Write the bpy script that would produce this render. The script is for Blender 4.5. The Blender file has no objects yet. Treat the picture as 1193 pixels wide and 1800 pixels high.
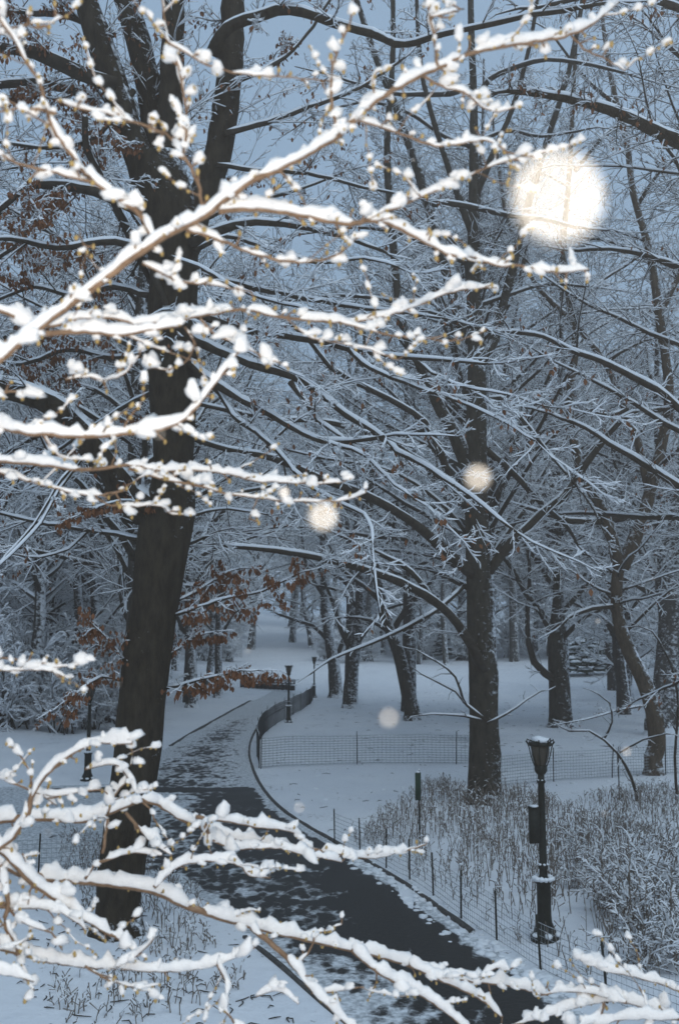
import bpy, math, random
import numpy as np
from mathutils import Vector, noise as mnoise

random.seed(7); RNG = np.random.default_rng(7)
scene = bpy.context.scene
col = scene.collection

# ------------------------------------------------------------------ camera
FPX, CX, CY = 1740.0, 596.5, 900.0          # focal length and centre in photograph pixels
HC = 5.5                                     # the photographer stands on a knoll
PITCH = math.atan(218.0 / FPX)
cam_d = bpy.data.cameras.new('camera'); cam = bpy.data.objects.new('camera', cam_d); col.objects.link(cam)
cam.location = (0, 0, HC); cam.rotation_euler = (math.pi/2 + PITCH, 0, 0)
cam_d.sensor_fit = 'VERTICAL'; cam_d.sensor_height = 36.2; cam_d.sensor_width = 24.0; cam_d.lens = 35.0
cam_d.clip_start = 0.01; cam_d.clip_end = 3000
cam_d.dof.use_dof = True; cam_d.dof.focus_distance = 7.0; cam_d.dof.aperture_fstop = 4.5
scene.camera = cam

# ------------------------------------------------------------------ dusk sky, weak sun, camera flash, exposure
SKY_EL, SKY_ROT = math.radians(7), math.radians(205)
world = bpy.data.worlds.new('World'); scene.world = world; world.use_nodes = True
nt = world.node_tree; nt.nodes.clear()
sky = nt.nodes.new('ShaderNodeTexSky'); sky.sky_type = 'NISHITA'; sky.sun_disc = False
sky.sun_elevation = SKY_EL; sky.sun_rotation = SKY_ROT; sky.air_density = 1.5; sky.dust_density = 2.0
bg = nt.nodes.new('ShaderNodeBackground'); bg.inputs['Strength'].default_value = 0.05
bg2 = nt.nodes.new('ShaderNodeBackground')                      # the even cloud layer
bg2.inputs['Color'].default_value = (0.305, 0.44, 0.61, 1); bg2.inputs['Strength'].default_value = 1.08
mx = nt.nodes.new('ShaderNodeMixShader'); mx.inputs[0].default_value = 0.88
out = nt.nodes.new('ShaderNodeOutputWorld')
nt.links.new(sky.outputs[0], bg.inputs[0]); nt.links.new(bg.outputs[0], mx.inputs[1])
nt.links.new(bg2.outputs[0], mx.inputs[2]); nt.links.new(mx.outputs[0], out.inputs[0])

sun_d = bpy.data.lights.new('sun', 'SUN'); sun_d.energy = 1.1; sun_d.angle = math.radians(45); sun_d.color = (0.80, 0.92, 1.0)
sun = bpy.data.objects.new('sun', sun_d); col.objects.link(sun)
sun.rotation_euler = (math.radians(35), 0, math.radians(25))

FLASH = (0.035, 0.0, HC + 0.05)              # the camera's own flash, beside the lens
fl_d = bpy.data.lights.new('camera_flash', 'SPOT'); fl_d.energy = 150; fl_d.color = (1.0, 0.89, 0.76)
fl_d.shadow_soft_size = 0.012; fl_d.spot_size = math.radians(160); fl_d.spot_blend = 0.6
fl = bpy.data.objects.new('camera_flash', fl_d); col.objects.link(fl)
fl.location = FLASH; fl.rotation_euler = (math.pi/2 + PITCH, 0, 0)

scene.view_settings.view_transform = 'Standard'; scene.view_settings.look = 'None'
scene.view_settings.exposure = 0.0; scene.view_settings.gamma = 1.0; scene.view_settings.use_curve_mapping = False
scene.render.engine = 'CYCLES'
scene.cycles.use_denoising = True
scene.cycles.max_bounces = 5; scene.cycles.diffuse_bounces = 3; scene.cycles.transparent_max_bounces = 8

# ------------------------------------------------------------------ pixel -> place (true distances)
cP, sP = math.cos(PITCH), math.sin(PITCH)
def ray(px, py):
    u, v = (px - CX) / FPX, -(py - CY) / FPX
    return (u, cP - v*sP, sP + v*cP)
def at(px, py, d):                            # point at world distance y = d
    r = ray(px, py); k = d / r[1]
    return (r[0]*k, d, HC + r[2]*k)
def sstep(a, b, x):
    t = min(1.0, max(0.0, (x - a) / (b - a))); return t*t*(3 - 2*t)
def gz(x, y):
    z = 0.0
    r = math.hypot(x*0.8, y + 0.5)
    z += max(0.0, 3.85 - 0.40*r) if y < 14 else 0.0           # the knoll under the camera
    if y > 88: z += (min(y, 150) - 88) * 0.033
    if y > 150: z += (min(y, 260) - 150) * 0.085
    z += max(0.0, -x - 15) * 0.10 * sstep(34, 60, y)
    z += max(0.0, x - 20) * 0.05 * sstep(30, 60, y)
    if x > 1.5 and 14 < y < 40:                                # low planted bank on the right
        z += 0.35 * sstep(0.8, 4.0, x - max(0, (22 - y)*0.36)) * sstep(15, 20, y) * (1 - sstep(29, 38, y))
    z += (0.07 * mnoise.noise((x*0.22, y*0.22, 0.0)) + .03*mnoise.noise((x*.9, y*.9, 4.0))) * sstep(20, 45, y)
    return z
def G(px, py):                                # ground point seen at a pixel
    r = ray(px, py); k = HC / max(1e-4, -r[2])
    for _ in range(12):
        z = gz(r[0]*k, r[1]*k); k = 0.5*k + 0.5*(HC - z) / max(1e-4, -r[2])
    x, y = r[0]*k, r[1]*k
    return (x, y, gz(x, y))
def wpx(w, d): return w * d / FPX             # pixel width -> metres

# ------------------------------------------------------------------ materials
def mat(name, rough=0.8):
    m = bpy.data.materials.new(name); m.use_nodes = True
    n = m.node_tree.nodes; b = n['Principled BSDF']; b.inputs['Roughness'].default_value = rough; b.inputs['Specular IOR Level'].default_value = 0.12
    return m, n, m.node_tree.links, b
def ramp(n, c0, c1, p0=0.3, p1=0.7):
    r = n.new('ShaderNodeValToRGB'); e = r.color_ramp.elements
    e[0].position, e[1].position = p0, p1; e[0].color = (*c0, 1); e[1].color = (*c1, 1); return r
def noise_mat(name, c0, c1, scale, rough=0.8, bump=0.3, bscale=None, stretch=(1, 1, 1), bdist=0.02):
    m, n, l, b = mat(name, rough)
    tc = n.new('ShaderNodeTexCoord'); mp = n.new('ShaderNodeMapping'); mp.inputs['Scale'].default_value = stretch
    l.new(tc.outputs['Object'], mp.inputs[0])
    t = n.new('ShaderNodeTexNoise'); t.inputs['Scale'].default_value = scale; t.inputs['Detail'].default_value = 6
    l.new(mp.outputs[0], t.inputs['Vector']); r = ramp(n, c0, c1); l.new(t.outputs['Fac'], r.inputs[0])
    l.new(r.outputs[0], b.inputs['Base Color'])
    if bump:
        t2 = n.new('ShaderNodeTexNoise'); t2.inputs['Scale'].default_value = bscale or scale*2; t2.inputs['Detail'].default_value = 5
        l.new(mp.outputs[0], t2.inputs['Vector'])
        bp = n.new('ShaderNodeBump'); bp.inputs['Strength'].default_value = bump; bp.inputs['Distance'].default_value = bdist
        l.new(t2.outputs['Fac'], bp.inputs['Height']); l.new(bp.outputs[0], b.inputs['Normal'])
    return m
M = {}
M['snow'] = noise_mat('snow', (0.80, 0.82, 0.85), (0.88, 0.89, 0.90), 3.0, 0.7, 0.35, 30.0)
M['near_snow'] = noise_mat('near_snow', (0.82, 0.82, 0.82), (0.9, 0.9, 0.89), 60.0, 0.6, 0.8, 240.0, bdist=0.004)
M['twig'] = noise_mat('twig', (0.028, 0.023, 0.017), (0.06, 0.05, 0.038), 8.0, 0.85, 0)
M['near_bark'] = noise_mat('near_bark', (0.15, 0.095, 0.06), (0.27, 0.18, 0.115), 70.0, 0.75, 0.6, 200.0, bdist=0.002)
M['bud'] = noise_mat('bud', (0.32, 0.22, 0.08), (0.45, 0.33, 0.14), 60.0, 0.7, 0)
M['leaf'] = noise_mat('leaf', (0.12, 0.05, 0.024), (0.24, 0.105, 0.05), 3.0, 0.7, 0)
M['stem'] = noise_mat('stem', (0.12, 0.10, 0.082), (0.25, 0.21, 0.175), 6.0, 0.9, 0)
M['iron'] = noise_mat('iron', (0.010, 0.013, 0.011), (0.022, 0.026, 0.021), 14.0, 0.45, 0.2, 40.0, bdist=0.004)
M['pale_fence'] = noise_mat('pale_fence', (0.26, 0.28, 0.29), (0.40, 0.42, 0.44), 9.0, 0.7, 0)
M['fence'] = noise_mat('fence', (0.02, 0.024, 0.027), (0.05, 0.055, 0.06), 9.0, 0.7, 0)
M['stone'] = noise_mat('stone', (0.05, 0.05, 0.048), (0.11, 0.105, 0.1), 9.0, 0.9, 0.4)
M['wood'] = noise_mat('wood', (0.03, 0.025, 0.02), (0.07, 0.055, 0.045), 9.0, 0.8, 0.2, stretch=(1, 8, 8))
M['sign'] = noise_mat('sign', (0.012, 0.035, 0.022), (0.02, 0.05, 0.032), 20.0, 0.5, 0)
M['needle'] = noise_mat('needle', (0.012, 0.024, 0.014), (0.03, 0.05, 0.028), 5.0, 0.8, 0)
def glass_mat():
    m, n, l, b = mat('lantern_glass', 0.25)
    b.inputs['Base Color'].default_value = (0.085, 0.07, 0.05, 1)
    b.inputs['Transmission Weight'].default_value = 0.25
    return m
M['glass'] = glass_mat()
def bark_mat(name, c0, c1, patch, lo=0.56):
    """bark with windblown snow stuck to its rough, windward side"""
    m, n, l, b = mat(name, 0.9)
    tc = n.new('ShaderNodeTexCoord'); mp = n.new('ShaderNodeMapping'); mp.inputs['Scale'].default_value = (1, 1, 0.35)
    l.new(tc.outputs['Object'], mp.inputs[0])
    t = n.new('ShaderNodeTexNoise'); t.inputs['Scale'].default_value = 7; t.inputs['Detail'].default_value = 8
    l.new(mp.outputs[0], t.inputs[0]); t.inputs['Roughness'].default_value = .72; r = ramp(n, c0, c1, .36, .62); l.new(t.outputs[0], r.inputs[0])
    mp2 = n.new('ShaderNodeMapping'); mp2.inputs['Scale'].default_value = (1, 1, 1.5); l.new(tc.outputs['Object'], mp2.inputs[0])
    t2 = n.new('ShaderNodeTexNoise'); t2.inputs['Scale'].default_value = 4.2; t2.inputs['Detail'].default_value = 9
    t2.inputs['Roughness'].default_value = 0.76; l.new(mp2.outputs[0], t2.inputs[0])
    ge = n.new('ShaderNodeNewGeometry'); sx = n.new('ShaderNodeSeparateXYZ'); l.new(ge.outputs['True Normal'], sx.inputs[0])
    mu = n.new('ShaderNodeMath'); mu.operation = 'MULTIPLY_ADD'; mu.inputs[1].default_value = patch; l.new(sx.outputs[0], mu.inputs[0]); l.new(t2.outputs[0], mu.inputs[2])
    mz = n.new('ShaderNodeMath'); mz.operation = 'MULTIPLY_ADD'; mz.inputs[1].default_value = 0.45; l.new(sx.outputs[2], mz.inputs[0]); l.new(mu.outputs[0], mz.inputs[2])
    r2 = ramp(n, (0, 0, 0), (1, 1, 1), lo, lo + 0.09); l.new(mz.outputs[0], r2.inputs[0])
    mixc = n.new('ShaderNodeMix'); mixc.data_type = 'RGBA'; l.new(r2.outputs[0], mixc.inputs['Factor'])
    l.new(r.outputs[0], mixc.inputs['A']); mixc.inputs['B'].default_value = (0.8, 0.82, 0.85, 1)
    l.new(mixc.outputs['Result'], b.inputs['Base Color'])
    bp = n.new('ShaderNodeBump'); bp.inputs['Strength'].default_value = 0.9; bp.inputs['Distance'].default_value = 0.05
    ad = n.new('ShaderNodeMath'); l.new(t.outputs[0], ad.inputs[0]); l.new(r2.outputs[0], ad.inputs[1])
    l.new(ad.outputs[0], bp.inputs['Height']); l.new(bp.outputs[0], b.inputs['Normal'])
    return m
M['bark'] = bark_mat('bark', (0.020, 0.016, 0.011), (0.050, 0.040, 0.027), 0.07, 0.665)
M['bark_snowy'] = bark_mat('bark_snowy', (0.026, 0.023, 0.017), (0.065, 0.056, 0.042), 0.09, 0.61)
M['bark_brown'] = bark_mat('bark_brown', (0.05, 0.038, 0.026), (0.12, 0.09, 0.062), 0.09, 0.61)
M['bark_pale'] = bark_mat('bark_pale', (0.05, 0.046, 0.04), (0.11, 0.10, 0.088), 0.10, 0.50)
M['bark_far'] = bark_mat('bark_far', (0.035, 0.031, 0.026), (0.08, 0.07, 0.058), 0.12, 0.53)

# ------------------------------------------------------------------ mesh builder
class MB:
    """collects tubes (grouped and made with numpy) and loose faces; build() links ONE mesh object"""
    def __init__(s): s.tubes = {}; s.v = []; s.q = []; s.t = []; s.nv = 0
    def tube(s, pts, rad, k=4, vert=False, cap=True):
        s.tubes.setdefault((len(pts), k, vert, cap), []).append((pts, rad))
    def raw(s, v, quads=None, tris=None):
        v = np.asarray(v, float).reshape(-1, 3)
        if quads is not None and len(quads): s.q.append(np.asarray(quads, int).reshape(-1, 4) + s.nv)
        if tris is not None and len(tris): s.t.append(np.asarray(tris, int).reshape(-1, 3) + s.nv)
        s.v.append(v); s.nv += len(v)
    def box(s, c, h, rz=0.0):
        v = [(sx*h[0], sy*h[1], sz*h[2]) for sz in (-1, 1) for sx, sy in ((-1, -1), (1, -1), (1, 1), (-1, 1))]
        ca, sa = math.cos(rz), math.sin(rz)
        v = [(c[0] + x*ca - y*sa, c[1] + x*sa + y*ca, c[2] + z) for x, y, z in v]
        s.raw(v, [(3, 2, 1, 0), (4, 5, 6, 7), (0, 1, 5, 4), (1, 2, 6, 5), (2, 3, 7, 6), (3, 0, 4, 7)])
    def lathe(s, prof, k=16, c=(0, 0, 0), flute=0.0):
        v = []
        for r, z in prof:
            for i in range(k):
                a = 2*math.pi*i/k; rr = r*(1 - flute*(i % 2)); v.append((c[0] + rr*math.cos(a), c[1] + rr*math.sin(a), c[2] + z))
        q = [(j*k + i, j*k + (i+1) % k, (j+1)*k + (i+1) % k, (j+1)*k + i) for j in range(len(prof)-1) for i in range(k)]
        s.raw(v, q)
    def flush(s):
        for (n, k, vert, cap), items in s.tubes.items():
            P = np.array([i[0] for i in items], float); R = np.array([i[1] for i in items], float)
            m = len(items); T = np.gradient(P, axis=1) if n > 1 else P
            T /= np.linalg.norm(T, axis=2, keepdims=True) + 1e-9
            ref = np.tile(np.array([0.02, 1.0, 0.0]) if vert else np.array([0.02, 0.01, 1.0]), (m, 1))
            if not vert:
                steep = np.abs(T[:, :, 2]).mean(axis=1) > 0.93; ref[steep] = (0.02, 1.0, 0.01)
            A = np.cross(T, ref[:, None, :]); A /= np.linalg.norm(A, axis=2, keepdims=True) + 1e-9
            B = np.cross(A, T)
            a = np.arange(k) * 2*math.pi/k + (math.pi/k)
            V = P[:, :, None, :] + R[:, :, None, None]*(A[:, :, None, :]*np.cos(a)[None, None, :, None] + B[:, :, None, :]*np.sin(a)[None, None, :, None])
            idx = np.arange(m*n*k).reshape(m, n, k); nx = np.roll(idx, -1, axis=2)
            Q = np.stack([idx[:, :-1], nx[:, :-1], nx[:, 1:], idx[:, 1:]], axis=-1).reshape(-1, 4)
            s.raw(V.reshape(-1, 3), Q)
            if not cap: continue
            if k == 4: s.q.append((np.concatenate([idx[:, 0, ::-1], idx[:, -1, :]])) + s.nv - m*n*k)
            elif k == 3: s.t.append((np.concatenate([idx[:, 0, ::-1], idx[:, -1, :]])) + s.nv - m*n*k)
            else:
                for e, fl_ in ((0, -1), (-1, 1)):
                    ring = idx[:, e, ::fl_] + s.nv - m*n*k
                    for i in range(1, k-1): s.t.append(np.stack([ring[:, 0], ring[:, i], ring[:, i+1]], axis=-1))
        s.tubes = {}
    def mesh(s, name, material, smooth=True):
        s.flush()
        me = bpy.data.meshes.new(name)
        V = np.concatenate(s.v) if s.v else np.zeros((0, 3))
        Q = np.concatenate(s.q) if s.q else np.zeros((0, 4), int); T = np.concatenate(s.t) if s.t else np.zeros((0, 3), int)
        me.vertices.add(len(V)); me.vertices.foreach_set('co', V.astype(np.float32).ravel())
        nl = Q.size + T.size; me.loops.add(nl)
        me.loops.foreach_set('vertex_index', np.concatenate([Q.ravel(), T.ravel()]).astype(np.int32))
        me.polygons.add(len(Q) + len(T))
        me.polygons.foreach_set('loop_start', np.concatenate([np.arange(len(Q))*4, Q.size + np.arange(len(T))*3]).astype(np.int32))
        me.polygons.foreach_set('use_smooth', np.full(len(Q) + len(T), smooth))
        me.update(calc_edges=True); me.materials.append(M[material]); return me
    def build(s, name, material, parent=None, smooth=True, stuff=False):
        return link(name, s.mesh(name, material, smooth), parent, stuff)
    def empty(s): return s.nv == 0 and not s.tubes
def link(name, me, parent=None, stuff=False):
    o = bpy.data.objects.new(name, me); col.objects.link(o)
    if parent is not None: o.parent = parent; o.matrix_parent_inverse = parent.matrix_world.inverted() if False else o.matrix_parent_inverse
    if stuff: o['kind'] = 'stuff'
    return o
def tag(o, label, cat, group=None):
    o['label'] = label; o['category'] = cat
    if group: o['group'] = group
    return o
def thing(name, label, cat, group=None, loc=(0, 0, 0)):
    o = bpy.data.objects.new(name, None); col.objects.link(o); o.location = loc; o.empty_display_size = 0.3
    return tag(o, label, cat, group)
def copy_tree(o, loc, rz=0.0, sc=(1, 1, 1), parent=None):
    c = o.copy(); col.objects.link(c); c.parent = parent
    if parent is None: c.location = loc; c.rotation_euler = (0, 0, rz); c.scale = sc
    for ch in list(o.children): copy_tree(ch, loc, rz, sc, c)
    return c

# ------------------------------------------------------------------ curves and twigs
def spline(pts, step):
    """Catmull-Rom through tuples of any length, about one sample per step (measured in xyz)"""
    P = [np.array(p, float) for p in pts]; P = [2*P[0] - P[1]] + P + [2*P[-1] - P[-2]]
    o = []
    for i in range(1, len(P)-2):
        L = np.linalg.norm((P[i+1] - P[i])[:3]); n = max(1, int(round(L/step)))
        for j in range(n):
            t = j/n
            o.append(0.5*((2*P[i]) + (P[i+1]-P[i-1])*t + (2*P[i-1]-5*P[i]+4*P[i+1]-P[i+2])*t*t + (3*P[i]-P[i-1]-3*P[i+1]+P[i+2])*t**3))
    o.append(P[-2]); return np.array(o)
def path3(start, d, L, n, wob, lift):
    x, y, z = start; dx, dy, dz = d; s = L/n; o = [start]
    for i in range(n):
        dx += random.gauss(0, wob); dy += random.gauss(0, wob); dz += random.gauss(0, wob*0.8) + lift
        q = s/math.sqrt(dx*dx + dy*dy + dz*dz); k = q/s; dx *= k; dy *= k; dz *= k
        x += dx*s; y += dy*s; z += dz*s; o.append((x, y, z))
    return o, (dx, dy, dz)
def side_dir(t, lo=24, hi=58, flat=0.55):
    """a direction that leaves tangent t sideways, mostly in a flat spray"""
    rx, ry, rz = random.gauss(0, 1), random.gauss(0, 1), random.gauss(0, flat)
    k = rx*t[0] + ry*t[1] + rz*t[2]; rx -= k*t[0]; ry -= k*t[1]; rz -= k*t[2]
    q = math.sqrt(rx*rx + ry*ry + rz*rz) + 1e-6; a = math.radians(random.uniform(lo, hi)); c, s = math.cos(a), math.sin(a)/q
    return (t[0]*c + rx*s, t[1]*c + ry*s, t[2]*c + rz*s)
def add_snow(sb, pts, rad, th, k=4):
    """a lumpy ridge of snow lying along the top of a branch; steep stretches stay bare"""
    n = len(pts); o = []; rr = []
    for i in range(n):
        a = pts[max(0, i-1)]; b = pts[min(n-1, i+1)]
        h = math.hypot(b[0]-a[0], b[1]-a[1]); L = math.sqrt(h*h + (b[2]-a[2])**2) + 1e-9
        f = sstep(0.25, 0.75, h/L); r = rad[i]
        s = (min(0.62*r, .045 + .12*r) + th*random.uniform(0.65, 1.25)) * f
        if i in (0, n-1): s *= 0.4
        o.append((pts[i][0], pts[i][1], pts[i][2] + r*0.55 + 0.35*s)); rr.append(max(s, 0.0005))
    if max(rr) > 0.004: sb.tube(o, rr, k, False, k > 4)
class Crown:
    """twigs, snow and leaves of one tree"""
    def __init__(s, th=0.010, leaf=0.0, rmin=0.005): s.tw = MB(); s.sn = MB(); s.leaves = []; s.th = th; s.leaf = leaf; s.rmin = rmin
    def twig(s, start, d, L, r, level, leafp, lift):
        n = 4 if level > 0 else 2
        pts, ed = path3(start, d, L, n, 0.17 if level > 0 else .30, lift)
        rad = [max(s.rmin, r*(1 - 0.7*i/n)) for i in range(n+1)]
        s.tw.tube(pts, rad, 3, False, False); add_snow(s.sn, pts, rad, s.th, 4 if level > 0 else 3)
        if leafp and level <= 1 and (level == 1 or random.random() < .6):
            for p in pts[1:]:
                for _ in range(2):
                    if random.random() < leafp: s.leaves.append((p[0] + random.gauss(0, .05), p[1] + random.gauss(0, .05), p[2] - random.uniform(.02, .07)))
        if level <= 0: return
        for i in range(1, n+1):
            for _ in range(2 if level > 1 or i > 1 else 1):
                a, b = pts[i-1], pts[i]; t = ((b[0]-a[0])*n/L, (b[1]-a[1])*n/L, (b[2]-a[2])*n/L)
                u = random.random(); p = (a[0]+(b[0]-a[0])*u, a[1]+(b[1]-a[1])*u, a[2]+(b[2]-a[2])*u)
                s.twig(p, side_dir(t), L*random.uniform(.3, .55)*(1.1 - .5*i/n), rad[i]*0.65, level-1, leafp, lift)
    def dress(s, pts, rad, spacing, L, level=1, start=0.15, leafp=0.0, lift=0.0):
        """side twigs along a limb"""
        n = len(pts); acc = 0.0
        for i in range(1, n):
            a, b = pts[i-1], pts[i]; d = (b[0]-a[0], b[1]-a[1], b[2]-a[2]); q = math.sqrt(d[0]**2 + d[1]**2 + d[2]**2) + 1e-9
            acc += q
            while acc > spacing and i/n > start:
                acc -= spacing; u = random.random(); t = (d[0]/q, d[1]/q, d[2]/q)
                p = (a[0]+d[0]*u, a[1]+d[1]*u, a[2]+d[2]*u)
                s.twig(p, side_dir(t, 30, 70), L*random.uniform(.5, 1.3)*(1.15 - .55*i/n), max(s.rmin, min(rad[i]*0.5, 0.02)), level, leafp, lift)
            acc = min(acc, spacing*2)
        t = np.array(pts[-1]) - np.array(pts[-2]); t /= np.linalg.norm(t)
        s.twig(tuple(pts[-1]), tuple(t), L, max(s.rmin, rad[-1]), level, leafp, lift)
leaf_mesh = None
LEAFV = [(0, 0, 0), (.021, .009, -.03), (.012, .012, -.058), (0, .010, -.075), (-.012, .012, -.058), (-.021, .009, -.03)]
LEAFT = [(0, 1, 2), (0, 2, 3), (0, 3, 4), (0, 4, 5)]
def leaf_proto():
    global leaf_mesh
    if leaf_mesh is None: b = MB(); b.raw(LEAFV, None, LEAFT); leaf_mesh = b.mesh('leaf', 'leaf', False)
    return leaf_mesh
def leaves_build(root, pos, single, size=1.0):
    """the leaves that show largest are parts of their own, the rest one part"""
    b = MB(); V = np.array(LEAFV)*size
    random.shuffle(pos)
    for i, p in enumerate(pos):
        rz, rx = random.uniform(0, 6.28), random.gauss(0, .5); s = random.uniform(.7, 1.25)
        if i < single:
            o = link('leaf', leaf_proto(), root); o.location = p; o.rotation_euler = (rx, random.gauss(0, .3), rz); o.scale = (s*size,)*3
        else:
            ca, sa, cx, sx = math.cos(rz), math.sin(rz), math.cos(rx), math.sin(rx)
            W = V*s; y = W[:, 1]*cx - W[:, 2]*sx; z = W[:, 1]*sx + W[:, 2]*cx
            b.raw(np.stack([W[:, 0]*ca - y*sa, W[:, 0]*sa + y*ca, z], 1) + np.array(p), None, LEAFT)
    if not b.empty(): b.build('leaves', 'leaf', root, False, True)
def px_limb(pts, w, d, wob=0.02, step=None):
    """limb traced over the photograph, standing at real distances d[0]..d[1]"""
    n = len(pts); o = []
    for i, p in enumerate(pts):
        f = i/(n-1); dd = d[0] + (d[1]-d[0])*f; o.append((*at(p[0], p[1], dd), wpx(w[0] + (w[1]-w[0])*f, dd)*0.5))
    S = spline(o, step or d[0]*0.014)
    if wob: S[1:-1, :3] += RNG.normal(0, wob*0.35, (len(S)-2, 3)); S[1:-1, 3] *= RNG.uniform(.92, 1.08, len(S)-2)
    return S[:, :3], S[:, 3]
def trunk_tube(mb, pts, rad, k=20, rough=0.05, seed=0.0):
    """an uneven trunk: rings with low-frequency bulges"""
    pts = np.asarray(pts); T = np.gradient(pts, axis=0); T /= np.linalg.norm(T, axis=1, keepdims=True)
    A = np.cross(T, (0.02, 1.0, 0.0)); A /= np.linalg.norm(A, axis=1, keepdims=True); B = np.cross(A, T); v = []
    n = len(pts)
    for i in range(n):
        for j in range(k):
            a = 2*math.pi*j/k
            q = 1 + .22*max(0., 1 - i*.25/.75)*math.sin(a*5 + seed) + rough*mnoise.noise((math.cos(a)*1.3, math.sin(a)*1.3, pts[i][2]*0.8 + seed))*2 + rough*0.6*mnoise.noise((math.cos(a)*4, math.sin(a)*4, pts[i][2]*2.5 + seed))
            v.append(pts[i] + rad[i]*q*(A[i]*math.cos(a) + B[i]*math.sin(a)))
    q = [(i*k + j, i*k + (j+1) % k, (i+1)*k + (j+1) % k, (i+1)*k + j) for i in range(n-1) for j in range(k)]
    mb.raw(v, q)
    v0 = len(v); mb.raw([pts[-1]], None, [((n-1)*k + j - v0, (n-1)*k + (j+1) % k - v0, 0) for j in range(k)])

# ------------------------------------------------------------------ ground, path, kerbs
def ground():
    xs = np.concatenate([np.linspace(-400, -60, 18)[:-1], np.linspace(-60, -16, 45)[:-1], np.linspace(-16, 16, 81)[:-1], np.linspace(16, 60, 45)[:-1], np.linspace(60, 400, 18)])
    ys = np.concatenate([np.linspace(-60, 0, 13)[:-1], np.linspace(0, 50, 126)[:-1], np.linspace(50, 110, 81)[:-1], np.linspace(110, 300, 96)[:-1], np.linspace(300, 1500, 13)])
    v = [(x, y, gz(x, y)) for y in ys for x in xs]; nx = len(xs)
    # trodden hollows and drifts
    q = [(j*nx+i, j*nx+i+1, (j+1)*nx+i+1, (j+1)*nx+i) for j in range(len(ys)-1) for i in range(nx-1)]
    b = MB(); b.raw(v, q); o = b.build('snow_ground', 'ground'); o['kind'] = 'structure'; return o
def ground_mat():
    m, n, l, b = mat('ground', 0.75)
    tc = n.new('ShaderNodeTexCoord')
    def nz(scale, det=6, rough=.6):
        t = n.new('ShaderNodeTexNoise'); t.inputs['Scale'].default_value = scale; t.inputs['Detail'].default_value = det; t.inputs['Roughness'].default_value = rough
        l.new(tc.outputs['Object'], t.inputs[0]); return t
    a = nz(0.35); r = ramp(n, (0.78, 0.80, 0.84), (0.87, 0.88, 0.90)); l.new(a.outputs[0], r.inputs[0])
    # grass tips and fallen leaves that poke through thin snow
    c = nz(7.0, 5, .7); c2 = nz(0.5, 2); ad = n.new('ShaderNodeMath'); ad.operation = 'MULTIPLY_ADD'; ad.inputs[1].default_value = 0.45
    l.new(c2.outputs[0], ad.inputs[0]); l.new(c.outputs[0], ad.inputs[2])
    r2 = ramp(n, (0, 0, 0), (1, 1, 1), 0.86, 0.95); l.new(ad.outputs[0], r2.inputs[0])
    mixc = n.new('ShaderNodeMix'); mixc.data_type = 'RGBA'; l.new(r2.outputs[0], mixc.inputs['Factor']); l.new(r.outputs[0], mixc.inputs['A'])
    mixc.inputs['B'].default_value = (0.17, 0.15, 0.12, 1); l.new(mixc.outputs['Result'], b.inputs['Base Color'])
    d = nz(2.2, 7, .62); bp = n.new('ShaderNodeBump'); bp.inputs['Strength'].default_value = 0.55; bp.inputs['Distance'].default_value = 0.12
    l.new(d.outputs[0], bp.inputs['Height']); l.new(bp.outputs[0], b.inputs['Normal'])
    return m
M['ground'] = ground_mat()
ground()

def poly(pxs): return [G(*p)[:2] for p in pxs]
EDGE_R = [(1130, 1860), (985, 1748), (905, 1692), (830, 1640), (765, 1593), (700, 1548), (640, 1512), (590, 1482), (545, 1456), (500, 1427), (474, 1402), (456, 1377), (444, 1350), (438, 1325), (442, 1300), (455, 1277), (480, 1255), (520, 1234), (545, 1222)]
EDGE_L = [(480, 1214), (440, 1232), (385, 1262), (335, 1290), (285, 1318), (240, 1345), (200, 1378)]
def near_path():
    P1 = poly(EDGE_R + EDGE_L + [(-260, 1392), (-260, 1530), (150, 1525), (290, 1545), (360, 1588), (430, 1645), (500, 1702), (575, 1768), (690, 1860)])
    return np.array(P1)
PATH = near_path()
def sdist(Q, X, Y):
    """signed distance (positive inside) of points to polygon Q"""
    D = np.full(X.shape, 1e9); inside = np.zeros(X.shape, bool); n = len(Q)
    for i in range(n):
        a, b = Q[i], Q[(i+1) % n]; e = b - a; t = np.clip(((X-a[0])*e[0] + (Y-a[1])*e[1])/(e @ e + 1e-12), 0, 1)
        D = np.minimum(D, np.hypot(X - a[0] - t*e[0], Y - a[1] - t*e[1]))
        c = ((a[1] > Y) != (b[1] > Y)) & (X < (b[0]-a[0])*(Y-a[1])/(b[1]-a[1] + 1e-12) + a[0]); inside ^= c
    return np.where(inside, D, -D)
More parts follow.
